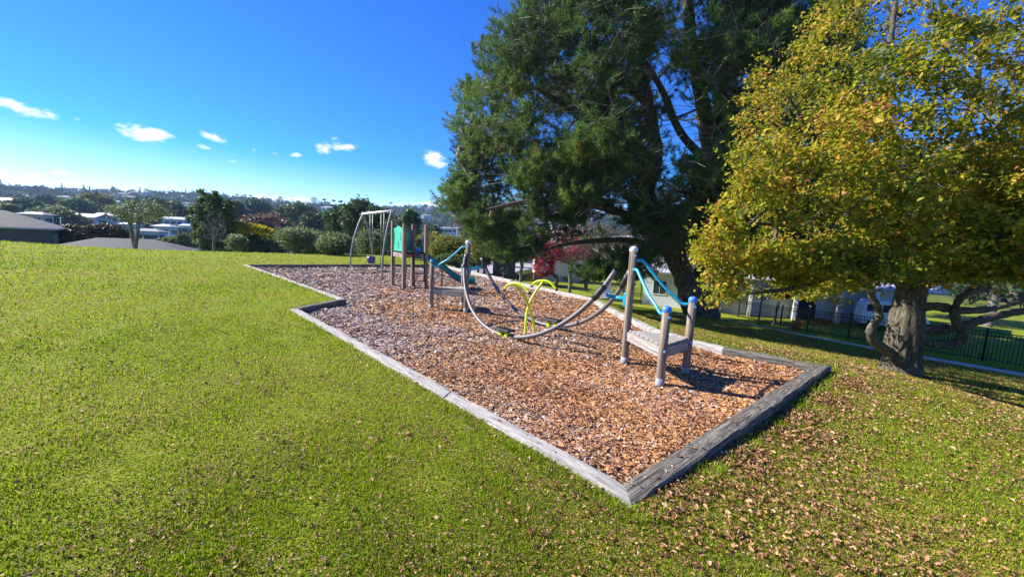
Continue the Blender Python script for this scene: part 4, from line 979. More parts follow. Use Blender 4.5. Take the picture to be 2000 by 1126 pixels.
    rr=np.minimum(ch**(1/2.2),.16); i=np.arange(len(K),k)
    V,Fc=segs(Aa[pp[i]],Aa[i],np.minimum(np.where(pp[i]<len(K),rr[i]*1.2,rr[pp[i]]),rr[i]*1.5),rr[i],5)
    npmesh('branches',V,Fc,M['twig'],root,smooth=True)
    # bare dead twigs inside the crown
    B_=Aa[RG.integers(0,k,5200)]; B_=B_[np.linalg.norm(((B_-c0)/np.array([12.2,8.,11.6])),axis=1)<.93]
    nb=len(B_); P0=np.repeat(B_,3,0); d_=RG.normal(0,1,(nb*3,3))*np.array([.5,.5,.3]); P1=P0+d_; P2=P1+d_*.6+RG.normal(0,.22,(nb*3,3)); r_=np.full(nb*3,.012)
    V1,F1=segs(P0,P1,r_*1.4,r_,4); V2,F2=segs(P1,P2,r_,r_*.6,4)
    npmesh('dead_twigs',np.concatenate([V1,V2]),np.concatenate([F1,F2+len(V1)]),M['twig'],root)
    tips=np.array(tips); C=Aa[tips]; D0=C-Aa[pp[tips]]; D0/=np.linalg.norm(D0,axis=1)[:,None]+1e-6
    m=4; n=len(C)*m; Cs=np.repeat(C,m,0)+RG.normal(0,1,(n,3))*np.array([.34,.34,.20]); D=(Cs-np.repeat(C,m,0))*1.9+np.repeat(D0,m,0)*.5+RG.normal(0,.3,(n,3))+[0,0,.75]; D/=np.linalg.norm(D,axis=1)[:,None]
    cv=.45+.16*vnoise(C,.12,63)+RG.normal(0,.12,len(C)); cv=np.repeat(cv,m)+RG.normal(0,.06,n); cv=np.where(np.repeat(RG.random(len(C))<.012,m),1.,cv)
    V,F3,vv=needles(Cs,D,52,.25,.030,cv)
    npmesh('needles',V,F3,M['pine_leaf'],root,var=np.minimum(vv,np.where(np.repeat(np.repeat(cv,52),3)>=.99,1.,.94)))
    print('pine clumps',len(C),'needles',len(F3))
pine()
print('hero trees',time.time()-T0)
#@@MID
def mid():
    P=ptree
    # left lawn tree with open limbs
    P('magnolia_tree','open limbed tree with glossy leaves rising behind the left lawn crest','tree',276,388,440,48,27.5,'leaf_pale',base_px=264,nclump=46,per=36,size=.13,shell=.4,rmax=.11,spread=.26)
    P('bare_branches','bare grey twigs fanning left of the glossy lawn tree','tree',246,392,446,40,28.5,None,base_px=266,nclump=90,rmax=.12)
    P('pohutukawa_bush','wide dark brown green bush left of the lawn tree','bush',205,434,490,38,42,'leaf_brown',nclump=120,per=50)
    P('pohutukawa_bush','low dark bush beside the slate roofed house','bush',148,438,490,34,41,'leaf_brown',nclump=100,per=45)
    # ivy covered clump
    p=atd(410,480,40); b=np.array([p[0],p[1],hz(p[0],p[1])]); crown=[]
    for px,yt,yb,hw,w in ((378,402,440,9,.5),(386,425,480,9,.6),(394,385,420,9,.6),(396,400,490,14,1.2),(405,376,440,11,.9),(420,378,420,12,.9),(421,372,392,5,.2),(432,392,450,14,1.2),(446,390,440,9,.7),(440,420,490,18,1.2),(410,430,492,20,1.3),(393,371,380,3.5,.1),(452,400,450,8,.5)):
        c=atd(px,(yt+yb)/2,40+RG.normal()*.7); crown.append((c,(hw/F*40,hw/F*40,(yb-yt)/2/F*40),w))
    tree('ivy_covered_tree','tall ragged tree smothered in ivy columns behind the lawn','tree',b,b+[0,0,3.2],crown,'leaf_mid','bark_grey',560,46,.14,.15,.3,.75,step=.5,tips=.02)
    P('bare_tree','leafless grey tree in front of the ivy columns','tree',418,405,480,26,36,None,nclump=260,rmax=.12,bark='bark_grey')
    P('frangipani_tree','small round pale tree left of the play area','tree',462,456,490,20,30,'leaf_pale',nclump=45,per=30,size=.16)
    P('yellow_flower_tree','tree topped with bright yellow flowers behind the lawn','tree',497,450,497,40,42,'leaf_dark',nclump=120,per=50)
    def yf(px,py,hw,hh,i):
        p=atd(px,480,41); b=np.array([p[0],p[1],hz(*p[:2])])
    c=[(atd(472,443,40.5),(.8,.8,.45),1),(atd(484,446,40.5),(.5,.5,.3),.5),(atd(508,447,40.5),(1.,.8,.35),1),(atd(524,452,40.5),(.6,.6,.35),.6),(atd(480,455,40.3),(.5,.5,.3),.35),(atd(531,458,40.3),(.4,.4,.3),.3)]
    q=atd(497,480,41.5); b=np.array([q[0],q[1],hz(q[0],q[1])]); tree('flowering_bush','cluster of bright yellow blossom on top of the dark green tree','tree',b,b+[0,0,2.5],c,'leaf_yellow','bark_grey',90,40,.2,.2,.1,.6,step=.5,leafname='blossom')
    P('autumn_tree','reddish brown bare tree behind the yellow blossom','tree',497,418,470,26,75,'leaf_russet',nclump=150,per=14,size=.35)
    P('autumn_tree','golden brown bare tree right of the reddish one','tree',533,414,475,28,78,'leaf_russet',nclump=170,per=14,size=.35)
    P('autumn_tree','faded brown tree at the right end of the bare trees','tree',556,428,480,20,76,'leaf_russet',nclump=110,per=14,size=.35)
    P('lawn_tree','round grey green tree with single trunk on the back lawn','tree',580,440,489,40,26,'leaf_pale',base_px=577,nclump=150,per=34,size=.13,rmax=.26,shell=.5)
    P('lawn_tree','many stemmed round tree beside the back left corner of edging','tree',655,452,500,36,25,'leaf_pale',base_px=655,nclump=130,per=34,size=.13,rmax=.2,shell=.45)
    P('round_tree','green round tree behind the swing legs','tree',722,448,500,30,33,'leaf_pale',nclump=80,per=45,size=.18)
    P('round_tree','dark round tree between the lawn trees','tree',612,446,500,28,36,'leaf_mid',nclump=90,per=45)
    P('dark_tree','dark tree with pointed top above the swing beam','tree',705,386,470,34,62,'leaf_dark',nclump=170,per=50)
    P('dark_tree','broad dark tree left of the swing set','tree',668,398,480,30,66,'leaf_dark',nclump=150,per=50)
    P('dark_tree','broad dark tree behind the swing chains','tree',742,402,490,34,58,'leaf_dark',nclump=170,per=50)
    P('dark_tree','dark tree behind the mint green panels','tree',772,424,505,26,50,'leaf_dark',nclump=130,per=50)
    P('hedge_bush','dark bush behind the tower legs','bush',752,484,512,44,37,'leaf_dark',nclump=110,per=50)
    P('hedge_bush','dark bush at the back left of the lawn','bush',610,478,505,40,40,'leaf_dark',nclump=90,per=50)
    P('hedge_bush','dark bush under the yellow blossom tree','bush',520,478,502,36,40,'leaf_dark',nclump=90,per=50)
    P('olive_tree','olive green tree right of the slide top','tree',878,456,520,42,34,'leaf_olive',nclump=150,per=42,size=.17)
    P('olive_tree','thin yellow green tree behind the tall post','tree',945,446,520,34,32,'leaf_olive',nclump=150,per=22,size=.15,base_px=948)
    P('olive_tree','wide olive tree beyond the play tower','tree',845,452,500,34,52,'leaf_olive',nclump=110,per=42)
    P('shrub','low grey green shrub below the sloping blue handrail','bush',880,495,528,40,31,'leaf_mid',nclump=90,per=40,size=.15)
    P('shrub','low shrub at the left edge of the driveway','bush',935,500,525,26,38,'leaf_dark',nclump=70,per=40,size=.16)
    P('sapling','leafless small tree in front of the driveway','tree',985,516,540,12,30,None,nclump=40,rmax=.04)
    P('sapling','leafless small tree inside the metal fence','tree',1195,545,575,14,29,None,nclump=50,rmax=.04)
    # red tree
    p=atd(1088,480,34); b=np.array([p[0],p[1],hz(*p[:2])])
    tree('red_maple','crimson leaved small tree beside the metal fence','tree',b,atd(1088,545,34),[(atd(1063,520,33.6),(.95,.9,.85),1.3),(atd(1078,497,33.0),(1.1,.8,.8),.9),(atd(1060,468,33.4),(.9,.7,.9),.7),(atd(1110,480,33.6),(1.2,.8,.8),.5)],'leaf_red','bark_grey',110,42,.17,.11,.16,.5,step=.3)
    b2=atd(1118,480,40); b2=np.array([b2[0],b2[1],hz(*b2[:2])])
    tree('pink_tree','sparse pale pink tree behind the crimson one','tree',b2,atd(1116,520,40),[(atd(1108,480,40),(3.2,2.2,1.8),1.)],'leaf_pink','bark_grey',300,22,.25,.14,.2,.4,step=.4)
    P('bare_tree','leafless brown tree behind the left pine limbs','tree',1150,425,520,70,48,'leaf_russet',nclump=260,per=5,size=.2,rmax=.2)
    P('bare_tree','leafless pinkish tree beside the pine trunks','tree',1225,440,540,50,44,'leaf_russet',nclump=220,per=7,size=.2,rmax=.2)
    P('olive_tree','yellow green tree seen under the pine limbs','tree',1020,470,512,42,50,'leaf_olive',nclump=130,per=30)
    P('pink_shrub','thin shrub with pink leaves against the hall wall','bush',1492,540,590,34,25.,'leaf_pink',nclump=90,per=6,size=.09,rmax=.05,base_px=1500)
    P('conifer_shrub','dark rounded bush against the hall wall','bush',1530,548,585,16,26,'leaf_dark',nclump=60,per=40,size=.13)
    P('orange_shrub','small orange flowering shrub behind the fence','bush',1557,617,648,7,21.5,'leaf_orange',nclump=26,per=22,size=.07,rmax=.03)
    P('orange_shrub','low red orange garden shrub at the hall wall','bush',1605,622,634,22,24,'leaf_orange',nclump=40,per=16,size=.08,rmax=.03)
    P('dark_tree','dark tree crown behind the hall at the far right','tree',1960,420,560,80,45,'leaf_dark',nclump=200,per=50)
    P('dark_tree','dark tree crown behind the hall roof','tree',1760,430,540,90,52,'leaf_olive',nclump=200,per=46)
    # mid-distance trees at left
    L=[(50,388,418,32,150,'leaf_dark','dark round tree right of the long white house'),(104,398,446,30,120,'leaf_pale','pale willowy tree above the slate roof'),
       (128,412,452,34,105,'leaf_dark','dark spreading tree beside the white apartments'),(150,384,420,26,170,'leaf_mid','green tree above the white apartments'),
       (188,376,412,26,190,'leaf_olive','olive brown tree behind the white apartments'),(300,384,440,36,160,'leaf_dark','big dark blue green tree behind the lawn tree'),
       (338,392,436,32,165,'leaf_dark','big dark tree left of the ivy columns'),(345,440,462,14,110,'leaf_mid','rounded bush beside the pale houses'),
       (368,452,478,18,80,'leaf_mid','green bush row beside the ivy columns'),(335,462,480,22,80,'leaf_olive','pale hedge above the low slate roof'),
       (225,452,470,22,95,'leaf_russet','reddish bush below the white apartments'),(590,396,440,26,150,'leaf_dark','dark tree left of centre in the valley'),
       (560,400,430,24,190,'leaf_mid','bluish green tree in the valley middle'),(620,408,450,28,130,'leaf_dark','dark tree right of the valley middle'),
       (500,388,420,26,210,'leaf_dark','dark tree above the reddish bare trees'),(460,392,440,18,140,'leaf_dark','dark tree right of the ivy columns'),
       (800,408,470,20,80,'leaf_dark','dark green tree left of the tower posts'),(905,424,446,16,230,'leaf_russet','reddish tree above the white villa'),
       (845,440,458,14,180,'leaf_mid','green tree left of the white villa'),(925,430,470,24,120,'leaf_olive','yellowish tree by the pine edge'),(96,382,402,20,230,'leaf_brown','brown tree on the lower left slope'),(20,398,420,14,110,'leaf_pale','pale tree by the long white house')]
    for (px,yt,yb,hw,Yd,mt,lb) in L: P('valley_tree',lb,'tree',px,yt,yb+6,hw,Yd,mt,nclump=90,per=40,size=Yd*.006,group='trees in the valley')
mid()
# ---- power poles and palings
def small_things():
    for px,yt,yb,Yd,lb in ((118,424,446,62,'thin pale pole above the dark bush'),(893,437,458,150,'power pole beside the white villa'),(330,452,468,80,'short street lamp by the pale houses')):
        a=atd(px,yt,Yd); b=np.array([a[0],a[1],hz(*a[:2])]); r=empty('utility_pole',b,lb,'pole')
        mb=MB(); mb.tube([b,[a[0],a[1],a[2]]],[Yd*.0012,Yd*.0009],6); mb.build('pole',M['white'] if Yd<150 else M['wall_cream'],r)
        mb=MB(); mb.bar([a[0]-Yd*.009,a[1],a[2]-Yd*.002],[a[0]+Yd*.009,a[1],a[2]-Yd*.002],Yd*.001,Yd*.001); mb.build('crossarm',M['wall_cream'],r)
    a=atd(415,480,37); b=atd(525,480,37); r=empty('paling_fence',(a[0],a[1],hz(a[0],a[1])),'low brown paling fence behind the lawn','fence')
    mb=MB(); n=46
    for k in range(n):
        t=k/n; q=a+(b-a)*t; z=hz(q[0],q[1]); mb.box((q[0],q[1],z+.9+random.uniform(-.02,.02)),((b-a)[0]/n*.92,.03,1.9))
    mb.build('palings',M['fencewood'],r)
small_things()
# ---- metal fence
def fence():
    tops=[(1004,548),(1060,558),(1118,569),(1147,575),(1210,586),(1250,594),(1320,601.5),(1380,609),(1430,620),(1494,635),(1560,649),(1632,662),(1700,674),(1780,688),(1850,698),(1930,710),(2010,724),(2100,740)]
    pts=np.array([ground(x,y-4)[:2] for x,y in tops]); 
    d=np.r_[0,np.cumsum(np.linalg.norm(np.diff(pts,axis=0),axis=1))]; L=d[-1]
    root=empty('metal_fence',(*pts[0],hz(*pts[0])),'black metal picket fence running below the slope','fence')
    Hf=1.4; nb=int(L/2.4); q=lambda s: np.array([np.interp(s,d,pts[:,0]),np.interp(s,d,pts[:,1])])
    # far return leg at the left end
    e=ground(1092,521)[:2]
    runs=[(pts[0],e)] 
    def bay(p0,p1):
        z0,z1=hz(*p0),hz(*p1); a=np.array([*p0,z0]); b=np.array([*p1,z1]); mb=MB()
        for z in (.12,Hf-.22,Hf-.04): mb.bar(a+[0,0,z],b+[0,0,z],.03,.035)
        n=int(np.linalg.norm(b-a)/.115)
        for k in range(1,n): t=k/n; c=a+(b-a)*t; mb.box((c[0],c[1],c[2]+Hf/2),(.018,.018,Hf-.06))
        mb.build('picket_panel',M['black_metal'],root)
    def pst(p):
        z=hz(*p); mb=MB(); mb.box((p[0],p[1],z+Hf/2+.02),(.065,.065,Hf+.1)); mb.ball((p[0],p[1],z+Hf+.1),.035,6); mb.build('post',M['black_metal'],root)
    for k in range(nb):
        bay(q(k*L/nb),q((k+1)*L/nb)); pst(q(k*L/nb))
    pst(q(L)); v=e-pts[0]; m=max(2,int(np.linalg.norm(v)/2.4)); 
    for k in range(m): bay(pts[0]+v*k/m,pts[0]+v*(k+1)/m); pst(pts[0]+v*(k+1)/m)
    # concrete mowing strip
    mb=MB(); n=60; dd=np.r_[0,np.cumsum(np.linalg.norm(np.diff(STR,axis=0),axis=1))]
    prev=None; B=[]
    for k in range(n+1):
        s=dd[-1]*k/n; c=np.array([np.interp(s,dd,STR[:,0]),np.interp(s,dd,STR[:,1])]); s2=min(s+.3,dd[-1]); s1=max(s-.3,0)
        t=np.array([np.interp(s2,dd,STR[:,0])-np.interp(s1,dd,STR[:,0]),np.interp(s2,dd,STR[:,1])-np.interp(s1,dd,STR[:,1])]); t/=np.linalg.norm(t); nn=np.array([-t[1],t[0]])
        B.append((c-nn*.38,c+nn*.30))
    V=[]
    for a,b in B: V+=[(*a,hz(*a)+.05),(*b,hz(*b)+.05),(*a,hz(*a)-.3),(*b,hz(*b)-.3)]
    Fq=[]
    for k in range(n):
        o=k*4; Fq+=[(o,o+4,o+5,o+1),(o,o+2,o+6,o+4),(o+1,o+5,o+7,o+3)]
    o=npmesh('mowing_strip',np.array(V),np.array(Fq),M['conc']); tag(o,kind='structure')
fence()
def driveway():
    c=DRV.mean(0); ring=DRV; V=[(*c,hz(*c)+.05)]; Fq=[]
    K=6; n=len(ring)
    for k in range(1,K+1):
        for i in range(n): q=c+(ring[i]-c)*k/K; V.append((*q,hz(*q)+.05))
    for k in range(K):
        for i in range(n):
            j=(i+1)%n
            if k==0: Fq.append((0,1+i,1+j,1+j))
            else: Fq.append((1+(k-1)*n+i,1+k*n+i,1+k*n+j,1+(k-1)*n+j))
    tri=np.array([f[:3] for f in Fq[:n]]); quad=np.array(Fq[n:])
    o=npmesh('driveway',np.array(V),[tri,quad],M['asphalt']); tag(o,kind='structure')
driveway()
# ---- buildings
def window_on(mb_parent,p0,u,up,nrm,w,h,parent,frame='wall_white'):
    mb=MB(); c=p0
    P=lambda a,b,d: c+u*a+up*b+nrm*d
    for (a0,a1,b0,b1) in ((-w/2-.06,w/2+.06,h/2,h/2+.07),(-w/2-.06,w/2+.06,-h/2-.07,-h/2),(-w/2-.06,-w/2,-h/2,h/2),(w/2,w/2+.06,-h/2,h/2),(-.02,.02,-h/2,h/2)):
        mb.hexa([P(a0,b0,-.02),P(a1,b0,-.02),P(a1,b0,.04),P(a0,b0,.04),P(a0,b1,-.02),P(a1,b1,-.02),P(a1,b1,.04),P(a0,b1,.04)])
    f=mb.build('window',M[frame],parent)
    mb=MB(); mb.hexa([P(-w/2,-h/2,-.01),P(w/2,-h/2,-.01),P(w/2,-h/2,.012),P(-w/2,-h/2,.012),P(-w/2,h/2,-.01),P(w/2,h/2,-.01),P(w/2,h/2,.012),P(-w/2,h/2,.012)])
    g=mb.build('pane',M['glass'],parent); g.parent=f
def house(name,label,c,size,rz,roof,wall,h,rh,group=None,hip=True,eave=.5,windows=0,base=None,floors=1):
    """c: plan centre, size (lx,ly), wall top height h above base, rh roof rise"""
    bz=hz(*c)-.5 if base is None else base; root=empty(name,(c[0],c[1],bz),label,'house',group)
    ca,sa=math.cos(rz),math.sin(rz); u=np.array([ca,sa,0]); v=np.array([-sa,ca,0]); o=np.array([c[0],c[1],bz]); lx,ly=size[0]/2,size[1]/2
    mb=MB(); mb.hexa([o+u*a+v*b+[0,0,z] for z in (0,h) for a,b in ((-lx,-ly),(lx,-ly),(lx,ly),(-lx,ly))]); mb.build('wall',M[wall],root)
    ex,ey=lx+eave,ly+eave; rg=(ex-ey*.95) if hip else ex
    if rg<.2: rg=.2
    zt=h+.02
    E=[o+u*a+v*b+[0,0,zt] for a,b in ((-ex,-ey),(ex,-ey),(ex,ey),(-ex,ey))]; Rg=[o-u*rg+[0,0,zt+rh],o+u*rg+[0,0,zt+rh]]
    mb=MB(); mb.v+=[tuple(p) for p in E+Rg]; sl=math.hypot(ey,rh)
    mb.face((0,1,5,4),[(-ex,0),(ex,0),(rg,sl),(-rg,sl)]); mb.face((2,3,4,5),[(ex,0),(-ex,0),(-rg,sl),(rg,sl)]); mb.face((1,2,5),[(-ey,0),(ey,0),(0,sl)]); mb.face((3,0,4),[(-ey,0),(ey,0),(0,sl)]); mb.face((3,2,1,0),[(0,0)]*4)
    rf=mb.build('roof',M[roof],root)
    if windows:
        mb=MB()
        for i in range(4):
            a,b=E[i],E[(i+1)%4]; d=(b-a)/np.linalg.norm(b-a); mb.bar(a-[0,0,.07],b-[0,0,.07],.12,.14)
        mb.build('gutter',M['gutter'],root)
        for s,nv in ((-1,-v),(1,v)):
            for fl in range(floors):
                for k in range(windows):
                    t=(k+.5)/windows*2-1; window_on(None,o+u*lx*t*.9+nv*ly+[0,0,h-1.25-2.6*fl],u,np.array([0,0,1.]),nv,1.5,1.0,root)
        for s in (-1,1):
            window_on(None,o+u*s*lx+[0,0,h-1.25],v,np.array([0,0,1.]),u*s,1.5,1.,root)
    return root
def buildings():
    # slate-roofed house at far left
    p=atd(107,443,36); a_=R_(42); house('brick_house','dark green brick house with slate hip roof at the left edge',(p[0]-9.5*math.cos(a_)-3.6*math.sin(a_),p[1]-9.5*math.sin(a_)+3.6*math.cos(a_)),(18,6.2),a_,'roof_slate','wall_dark',4.2,1.45,base=atd(60,446,33)[2]-4.2,windows=2)
    p=atd(362,490,37); a_=R_(30); house('slate_roof_house','low house whose slate roof shows just above the lawn crest',(p[0]-4.9*math.cos(a_)-3.1*math.sin(a_),p[1]-4.9*math.sin(a_)+3.1*math.cos(a_)),(8.8,5.2),a_,'roof_slate','wall_dark',2.6,1.0,base=atd(362,492,37)[2]-2.6,windows=1)
    def H(px,ybase,wpx,hpx,Yd,roof,wall,rz,label,rh=None,nw=3,fl=1,name='house',group=None):
        w=wpx/F*Yd; h=hpx/F*Yd; p=atd(px,ybase,Yd); base=min(p[2],hz(p[0],p[1])); h=p[2]+h-base
        house(name,label,(p[0],p[1]+w*.25),(w,w*.5),rz,roof,wall,h*1.0,rh if rh else w*.12,base=base,windows=nw,floors=fl,group=group,hip=random.random()<.5)
    H(24,404,46,11,150,'roof_white','wall_white',R_(6),'long white house with pale roof on the left slope',nw=4)
    H(160,440,62,16,120,'roof_grey','wall_white',R_(-5),'large white apartment block with grey brown roof',nw=6,fl=2)
    H(208,436,44,15,128,'roof_grey','wall_white',R_(3),'right half of the white apartments with dark windows',nw=4,fl=2)
    H(172,414,22,10,190,'roof_white','wall_white',R_(10),'small turquoise white house above the apartments',nw=2)
    H(250,447,30,9,110,'roof_white','wall_white',R_(-10),'white bungalow seen through the lawn tree trunk',nw=2)
    H(284,462,40,11,85,'roof_grey','wall_blue',R_(12),'pale blue house just above the low slate roof',nw=3)
    H(317,455,36,13,95,'roof_white','wall_white',R_(-8),'white gabled house right of the lawn tree',nw=3)
    H(338,436,40,8,140,'roof_white','wall_white',R_(5),'long low pale roofed house above the gabled one',nw=3)
    H(368,450,28,9,105,'roof_white','wall_white',R_(0),'pale roofed house left of the ivy columns',nw=2)
    H(60,424,40,6,90,'roof_grey','wall_cream',R_(8),'grey roofed house behind the slate roof ridge',nw=2)
    H(872,455,26,9,190,'roof_grey','wall_white',R_(-6),'low grey roofed house left of the white villa',nw=3)
    H(893,456,20,10,180,'roof_grey','wall_white',R_(8),'white villa with tall windows on the valley floor',nw=3)
    H(640,412,26,6,300,'roof_white','wall_white',R_(4),'white roofed long building in the valley middle',nw=3)
    H(662,415,20,6,290,'roof_white','wall_white',R_(-4),'second white roofed building beside the dark trees',nw=2)
    H(985,499,44,8,62,'roof_white','wall_black',R_(3),'black shed with pale roof beside the driveway',rh=.9,nw=0)
    H(870,482,40,4,70,'roof_white','wall_cream',R_(3),'low pale roof hidden in the olive trees',nw=0)
    H(955,452,24,7,150,'roof_white','wall_white',R_(3),'white roofed house beside the pine edge',nw=2)
    H(1035,440,40,10,150,'roof_grey','wall_white',R_(-8),'white house behind the pine branches',nw=3)
    H(1110,452,60,10,110,'roof_white','wall_white',R_(6),'long pale house behind the pink tree',nw=4)
    H(1225,480,50,14,90,'roof_white','wall_white',R_(-5),'white house beside the pine trunk',nw=3)
    H(1090,495,90,12,75,'roof_grey','wall_cream',R_(2),'low grey roofed building behind the crimson tree',nw=4)
    # community hall on the right with blade columns
    a=atd(1253,600,36.5)[:2]; b=atd(1800,640,27.5)[:2]
    u=np.array([*(b-a),0]); L=np.linalg.norm(u); u/=L; v=np.array([-u[1],u[0],0]); 
    if v[1]<0: v=-v
    base=-3.9; o=np.array([*a,base]); root=empty('community_hall',o,'long pale blue hall with white blade columns and ribbed roof','building')
    hh=3.6; mb=MB(); mb.hexa([o+u*x+v*y+[0,0,z] for z in (0,hh) for x,y in ((0,0),(L,0),(L,11),(0,11))]); mb.build('wall',M['wall_blue'],root)
    mb=MB(); P=[o-u*.6-v*1.3+[0,0,hh-.1],o+u*(L+.6)-v*1.3+[0,0,hh-.1],o+u*(L+.6)+v*6+[0,0,hh+2.3],o-u*.6+v*6+[0,0,hh+2.3]]
    mb.v+=[tuple(p) for p in P]+[tuple(p-np.array([0,0,.15])) for p in P]; W_=L+1.2
    mb.face((0,1,2,3),[(0,0),(W_,0),(W_,8),(0,8)]); mb.face((7,6,5,4),[(0,0)]*4); mb.face((0,4,5,1),[(0,0)]*4)
    q=[o-u*.6+v*6+[0,0,hh+2.3],o+u*(L+.6)+v*6+[0,0,hh+2.3],o+u*(L+.6)+v*12+[0,0,hh],o-u*.6+v*12+[0,0,hh]]; bb=len(mb.v); mb.v+=[tuple(p) for p in q]; mb.face((bb,bb+1,bb+2,bb+3),[(0,0),(W_,0),(W_,8),(0,8)])
    mb.build('roof',M['roof_rib'],root)
    for px in (1345,1462,1548,1632,1700):
        r=ray(px,600); # intersect with wall line
        t=((a[0])*u[1]-(a[1])*u[0])/(r[0]*u[1]-r[1]*u[0]); x=(np.array([r[0]*t,r[1]*t,0])-np.array([*a,0]))@u
        mb=MB(); mb.hexa([o+u*(x+dx)+v*dy+[0,0,z] for z,dd in ((0,1.1),(hh-.05,1.25)) for dx,dy in ((-.11,-dd),(.11,-dd),(.11,0),(-.11,0))]); mb.build('blade_column',M['wall_white'],root)
    def onwall(px): 
        r=ray(px,600); t=((a[0])*u[1]-(a[1])*u[0])/(r[0]*u[1]-r[1]*u[0]); return (np.array([r[0]*t,r[1]*t,0])-np.array([*a,0]))@u
    x=onwall(1576); mb=MB(); mb.hexa([o+u*(x+dx)+v*dy+[0,0,z] for z in (.4,2.7) for dx,dy in ((-.55,-.04),(.55,-.04),(.55,.02),(-.55,.02))]); d=mb.build('door',M['glass'],root)
    for px,w in ((1285,1.1),(1400,1.4),(1725,2.6)):
        x=onwall(px); window_on(None,o+u*x-v*.01+[0,0,2.0],u,np.array([0,0,1.]),-v,w,1.2,root)
    # white van parked in front of the hall
    x=onwall(1718); c=o+u*x-v*2.2; c[2]=hz(c[0],c[1]); van(c,u,-v)
def van(c,u,n):
    root=empty('parked_van',c,'white van parked by the hall behind the oak trunk','van')
    up=np.array([0,0,1.]); Lh=1.75; W=.85
    prof=[(-Lh,.35),(-Lh,1.0),(-Lh+.12,1.75),(-Lh+.35,1.95),(.75,1.95),(.95,1.85),(1.35,1.2),(1.6,1.05),(Lh,.8),(Lh,.35)]
    mb=MB(); mb.prism([c+u*x+up*z-n*W for x,z in prof],n*2*W); mb.build('body',M['paint_white'],root,bev=.05)
    for s in (1,-1):
        for x0,x1 in ((-1.5,-.75),(-.68,.05),(.12,.9)):
            mb=MB(); q=c+n*(W*s); pts=[q+u*x0+up*1.25,q+u*x1+up*1.25,q+u*(x1 if x1<.8 else x1-.1)+up*1.75,q+u*x0+up*1.75]
            mb.prism([p-n*.005*s for p in pts],n*.02*s); mb.build('side_window',M['glass'],root)
        for x in (-1.1,1.1):
            q=c+n*(W*s-.1*s)+u*x+up*.33; mb=MB(); mb.tube([q-n*.1,q+n*.12],.33,18); w=mb.build('wheel',M['rubber'],root)
            mb=MB(); mb.tube([q-n*.11,q+n*.135],.19,14); rm=mb.build('rim',M['steel'],root); rm.parent=w
    mb=MB(); mb.prism([c+u*1.0+up*1.8-n*.7,c+u*1.34+up*1.25-n*.75,c+u*1.34+up*1.25+n*.75,c+u*1.0+up*1.8+n*.7],u*.03+up*.02); mb.build('windscreen',M['glass'],root)
buildings()
print('mid',time.time()-T0)
